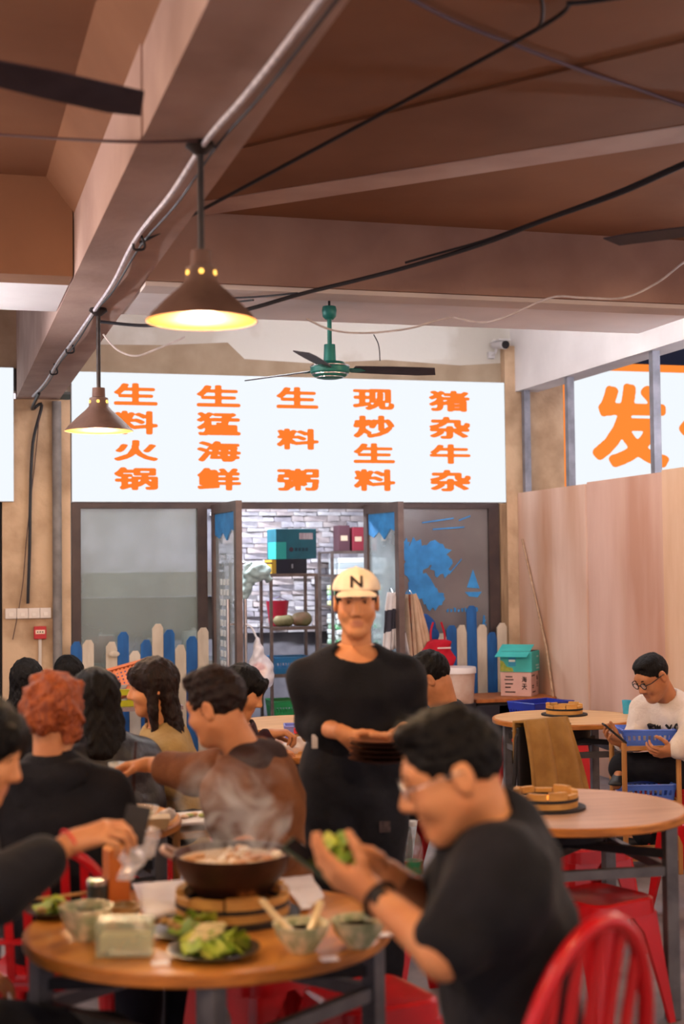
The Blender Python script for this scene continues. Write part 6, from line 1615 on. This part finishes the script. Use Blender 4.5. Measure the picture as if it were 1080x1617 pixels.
# orange carton and lidded glass jar
p = (0.496, 4.099, 0.750)
t = thing('drink_carton', 'tall orange drink carton on the far side of the near table', 'carton', (p[0], p[1], TZ), .2); MB().bbox((-.031, -.031, 0), (.031, .031, .155), .003).build('carton', mat('orange_carton', '#c9702c', .5, col2='#b55f22', scale=6), t); MB().prism([(-.031, .155), (.031, .155), (0, .178)], -.031, .031, 'Y').build('gable_top', mat('carton_top', '#d48a45', .5), t)
p = (0.441, 4.086, 0.750)
t = thing('glass_jar', 'small dark glass jar with a steel lid beside the orange carton', 'jar', (p[0], p[1], TZ)); MB().lathe([(0, 0), (.028, 0), (.030, .008), (.030, .062), (0, .062)], 20).build('jar', mat('dark_glass', '#33383a', .1, col2='#454b4d', scale=8), t, True); MB().lathe([(0, .062), (.031, .062), (.031, .076), (0, .077)], 20).build('lid', CHROME, t, True)
# paper mats
def sheet(label, corners, seed):
    c = np.array(corners, float); rr = random.Random(seed); vs = []; n = 8
    for i in range(n + 1):
        for j in range(n + 1):
            u, v = i / n, j / n; p = (c[0] * (1 - u) + c[1] * u) * (1 - v) + (c[3] * (1 - u) + c[2] * u) * v
            vs.append((p[0], p[1], TZ + .002 + .010 * abs(math.sin(u * 3 + seed)) * v + .006 * math.sin(v * 4 + seed) ** 2 + .002 * rr.random()))
    fs = [(i * (n + 1) + j, (i + 1) * (n + 1) + j, (i + 1) * (n + 1) + j + 1, i * (n + 1) + j + 1) for i in range(n) for j in range(n)]
    me = bpy.data.meshes.new('sheet'); me.from_pydata(vs, [], fs); me.update(); o = link('paper_sheet', me, mat('white_paper', '#e8e4ea', .6, col2='#d9d4dc', scale=6), None, True)
    sd = o.modifiers.new('thick', 'SOLIDIFY'); sd.thickness = .001; return tag(o, label, 'paper', 'white paper sheets on the near table')
sheet('white paper sheet beside the wok, behind the pale tissue box', [(0.568, 4.311, 0.750), (0.728, 4.310, 0.750), (0.673, 3.945, 0.750), (0.538, 3.787, 0.750)], 1); sheet('white paper sheet between the wok and the phone', [(1.001, 4.234, 0.750), (1.109, 4.253, 0.750), (1.062, 3.931, 0.750), (0.964, 3.809, 0.750)], 2)
for (x, y, lb) in ((253, 1524, 'small white rectangle at the table edge under the lettuce plate'), (519, 1515, 'small white rectangle at the table edge between the patterned bowls'), (612, 1478, 'small white rectangle by the forearm on the near table')):
    pass
for k, (q, lb) in enumerate((((0.521, 3.447, 0.750), 'small white rectangle at the table edge under the lettuce plate'), ((0.917, 3.356, 0.750), 'small white rectangle at the table edge between the patterned bowls'), ((1.110, 3.528, 0.750), 'small white rectangle by the forearm on the near table'))):
    tag(MB().bbox((q[0] - .021, q[1] - .016, TZ), (q[0] + .021, q[1] + .016, TZ + .003), .001).build('white_rectangle', mat('rectangle_white', '#efeaf0', .5)), lb, 'ticket', 'white rectangles on the near table')  # thin flat white rectangles laid on the table top
# chopsticks lying on the outer plate
p = (0.329, 4.124, 0.750)
for k in range(2): tag(MB().tube([(p[0] - .11, p[1] - .01 + .012 * k, TZ + .022), (p[0] + .11, p[1] + .03 + .012 * k, TZ + .024)], .0035, 6).build('chopstick', mat('chopstick_wood', '#b58a55', .5)), 'wooden chopstick lying across the plate at the outer end', 'chopstick', 'chopsticks on the outer plate')

# ---- things in hands
def slab(name, label, cat, c, n, up, size, m, m2=None):
    n = unit(n); up = np.asarray(up, float); up = unit(up - n * (up @ n)); x = np.cross(up, n)
    t = thing(name, label, cat, (0, 0, 0)); t.matrix_world = Matrix(((x[0], n[0], up[0], c[0]), (x[1], n[1], up[1], c[1]), (x[2], n[2], up[2], c[2]), (0, 0, 0, 1)))
    MB().bbox((-size[0] / 2, -size[1] / 2, -size[2] / 2), (size[0] / 2, size[1] / 2, size[2] / 2), .004).build('case', m, t)
    MB().box((-size[0] / 2 + .004, size[1] / 2, -size[2] / 2 + .006), (size[0] / 2 - .004, size[1] / 2 + .0012, size[2] / 2 - .006)).build('screen', m2 or mat('phone_screen', '#0b0d12', .08), t)
    return t
slab('phone', 'dark green phone held by the man in the black T-shirt', 'phone', (0.795, 3.025, 1.057), RV * .35 + UP * .6 - DV * .2, -RV * .75 + UP * .55 + DV * .2, (.07, .009, .15), mat('green_phone_case', '#2f3a26', .3), None)
slab('phone', 'black phone held by the man in the white sweatshirt', 'phone', (3.574, 7.112, 0.773), RV * .6 + UP * .7, -RV * .7 + UP * .7, (.08, .009, .16), IRON)
slab('phone', 'black phone in the hand with the red bracelet', 'phone', (0.470, 3.492, 1.078), -UP * .3 + DV * .8, UP * .9 + RV * .15, (.06, .010, .095), IRON)
# lettuce pinched in the other hand
lt = thing('lettuce_bunch', 'pale green lettuce leaves pinched over the phone', 'vegetable', (0.854, 3.029, 1.066))
for k in range(14):
    o = bpy.data.objects.new('leaf', LEAVES[k % 4]); COL.objects.link(o); o.parent = lt; o.location = (rr.uniform(-.03, .03), rr.uniform(-.02, .02), rr.uniform(-.015, .03)); o.rotation_euler = (rr.uniform(-1.2, 1.2), rr.uniform(-1.2, 1.2), rr.uniform(0, 6)); o.scale = (.8, .8, .8)
# chopsticks of the brown jacket man
hp = (0.686, 5.225, 0.971)
for k in range(2): tag(MB().tube([(hp[0] + .02, hp[1], hp[2] + .10), (hp[0] + .012 * k, hp[1] + .02, hp[2] - .17)], .0038, 6).build('chopstick', mat('dark_chopstick', '#3a1f18', .4)), 'dark chopstick held upright by the man in the brown jacket', 'chopstick', 'chopsticks in the reaching hand')
# crumpled clear film under the hand with the red bracelet
t = soft_bag('plastic_film', 'crumpled clear plastic film hanging from the hand with the red bracelet', (0.492, 3.657, 0.973), [(el((0, 0, .02), (.035, .02, .05)), .02), (rc((-.03, 0, -.05), (.04, 0, .04), .018, .02), .02)], film_mat('clear_crumple', '#e9e4ea', .22, .15, cover2=.6, scale=24, gloss=.5), waves(.010, 90, 3), h=.006)

# stack of plates in the waiter's hands
sp = (1.518, 4.796, 1.044)
BRP = mat('brown_lacquer_plate', '#3b2520', .3, col2='#4a2f28', scale=8)
for k in range(5):
    o = MB().lathe([(0, 0), (.075, 0), (.118, .012), (.126, .015), (.118, .0155), (.075, .005), (0, .005)], 32).build('lacquer_plate', BRP if k < 4 else mat('wood_brown_plate', '#8a5a40', .4, col2='#774a33', scale=5), None, True); o.location = (sp[0] + .004 * (k % 2), sp[1], sp[2] + .017 * k - .03)
    tag(o, ['lowest brown plate of the stack in the waiter hands', 'second lowest brown plate of the stack in the waiter hands', 'middle brown plate of the stack in the waiter hands', 'second highest brown plate of the stack in the waiter hands', 'topmost lighter brown plate of the stack in the waiter hands'][k], 'plate', 'plates carried by the waiter')

# ---- second table: bowls, tissue, cup stack
def on2(px, z=.7515): return (px[0], px[1], z)
q = (0.741, 5.365, 0.750)
t = thing('glass_bowl', 'clear glass bowl of food below the chopsticks', 'bowl', on2(q)); MB().lathe(bowl_mesh(.07, .06), 26).build('bowl', CLEAR, t, True); MB().ell((0, 0, .03), (.055, .055, .02)).build('rice', mat('cream_food', '#dcc79c', .7, col2='#c9b184', scale=30), t, True)
q = (0.766, 5.246, 0.750)
t = thing('square_dish', 'cream square dish at the edge of the second table', 'dish', on2(q), -.1); MB().prism([(-.05, 0), (.05, 0), (.065, .04), (-.065, .04)], -.05, .05, 'Y').build('dish', mat('cream_dish', '#cdb08a', .4, col2='#bfa07a', scale=9), t)
q = (0.844, 5.328, 0.750); t = soft_bag('crumpled_tissue', 'crumpled tissue at the edge of the second table', (q[0] - .02, q[1], .775), [(el((0, 0, 0), (.03, .02, .02)), .01), (el((.02, 0, .01), (.02, .02, .02)), .01)], mat('tissue_white', '#dcd3cf', .8), waves(.006, 120, 4), h=.006); t['category'] = 'tissue'
q = (0.694, 5.598, 0.750)
for k in range(3):
    o = MB().lathe([(0, 0), (.026, 0), (.036, .085), (.034, .085), (.024, .004), (0, .004)], 18).build('plastic_cup', CLEAR, None, True); o.location = (q[0], q[1] + .1, .7515 + .05 * k); tag(o, ['lowest', 'middle', 'topmost'][k] + ' clear plastic cup in the stack beside the reaching hand', 'cup', 'nested clear cups')
# trolley with a white tray between the second table and the brown jacket
tq = (0.986, 5.535, 0.706)
trolley('bamboo trolley with a white tray half hidden behind the brown jacket', (tq[0], tq[1], 0), .1, .24, .26)
t = thing('serving_tray', 'white tray of sliced food on the half hidden bamboo trolley', 'tray', (tq[0], tq[1], .7215), .1); MB().bbox((-.11, -.12, 0), (.11, .12, .012), .004).build('tray', mat('tray_white', '#d6cfd0', .5), t)
for k in range(6): MB().ell((-.06 + .024 * k, .02 * (k % 3) - .03, .02), (.018, .014, .008)).build('food_slice', mat('slice_%d' % (k % 2), ('#d8b48f', '#a9b25a')[k % 2], .6), t, True)

# ---- sauce table: jar, blue tray, film bag
q = (1.843, 7.276, 0.750)
t = thing('sauce_jar', 'brown sauce jar with red lid on the table behind the waiter', 'jar', on2(q)); MB().lathe([(0, 0), (.03, 0), (.032, .01), (.032, .07), (.026, .08), (0, .08)], 18).build('jar', mat('soy_glass', '#6b4a24', .2, col2='#8a6a35', scale=10), t, True); MB().lathe([(0, .08), (.033, .08), (.033, .105), (0, .105)], 18).build('lid', mat('red_lid', '#b9252c', .4), t, True)
q = (1.916, 7.476, 0.750); basket('lilac blue slotted tray behind the red-lidded jar', on2((q[0] + .02, q[1] + .06)), -.2, (.22, .15, .09), mat('lilac_plastic', '#7f8ad8', .4, col2='#737ecb', scale=6), None, name='slotted_tray', slots=10)
q = (1.775, 7.086, 0.750); soft_bag('food_bag', 'crumpled clear bag on the edge of the sauce table', on2((q[0], q[1]), .785), [(el((0, 0, 0), (.09, .04, .030)), .02), (rc((-.04, 0, .01), (.02, 0, .045), .02, .012), .02)], PBAG, waves(.008, 80, 5), h=.007)
# pale crates under the sauce table
for k, (z, lb) in enumerate(((.0, 'pale blue crate on the floor under the sauce table'), (.23, 'pale blue crate stacked under the sauce table'))):
    q = (1.866, 7.340, 0.017); basket(lb, (q[0], q[1], z), .1, (.34, .26, .21), mat('pale_blue_crate', '#a9c6cf', .5, col2='#93b3bd', scale=6), 'crates under the sauce table', name='storage_crate', slots=6)
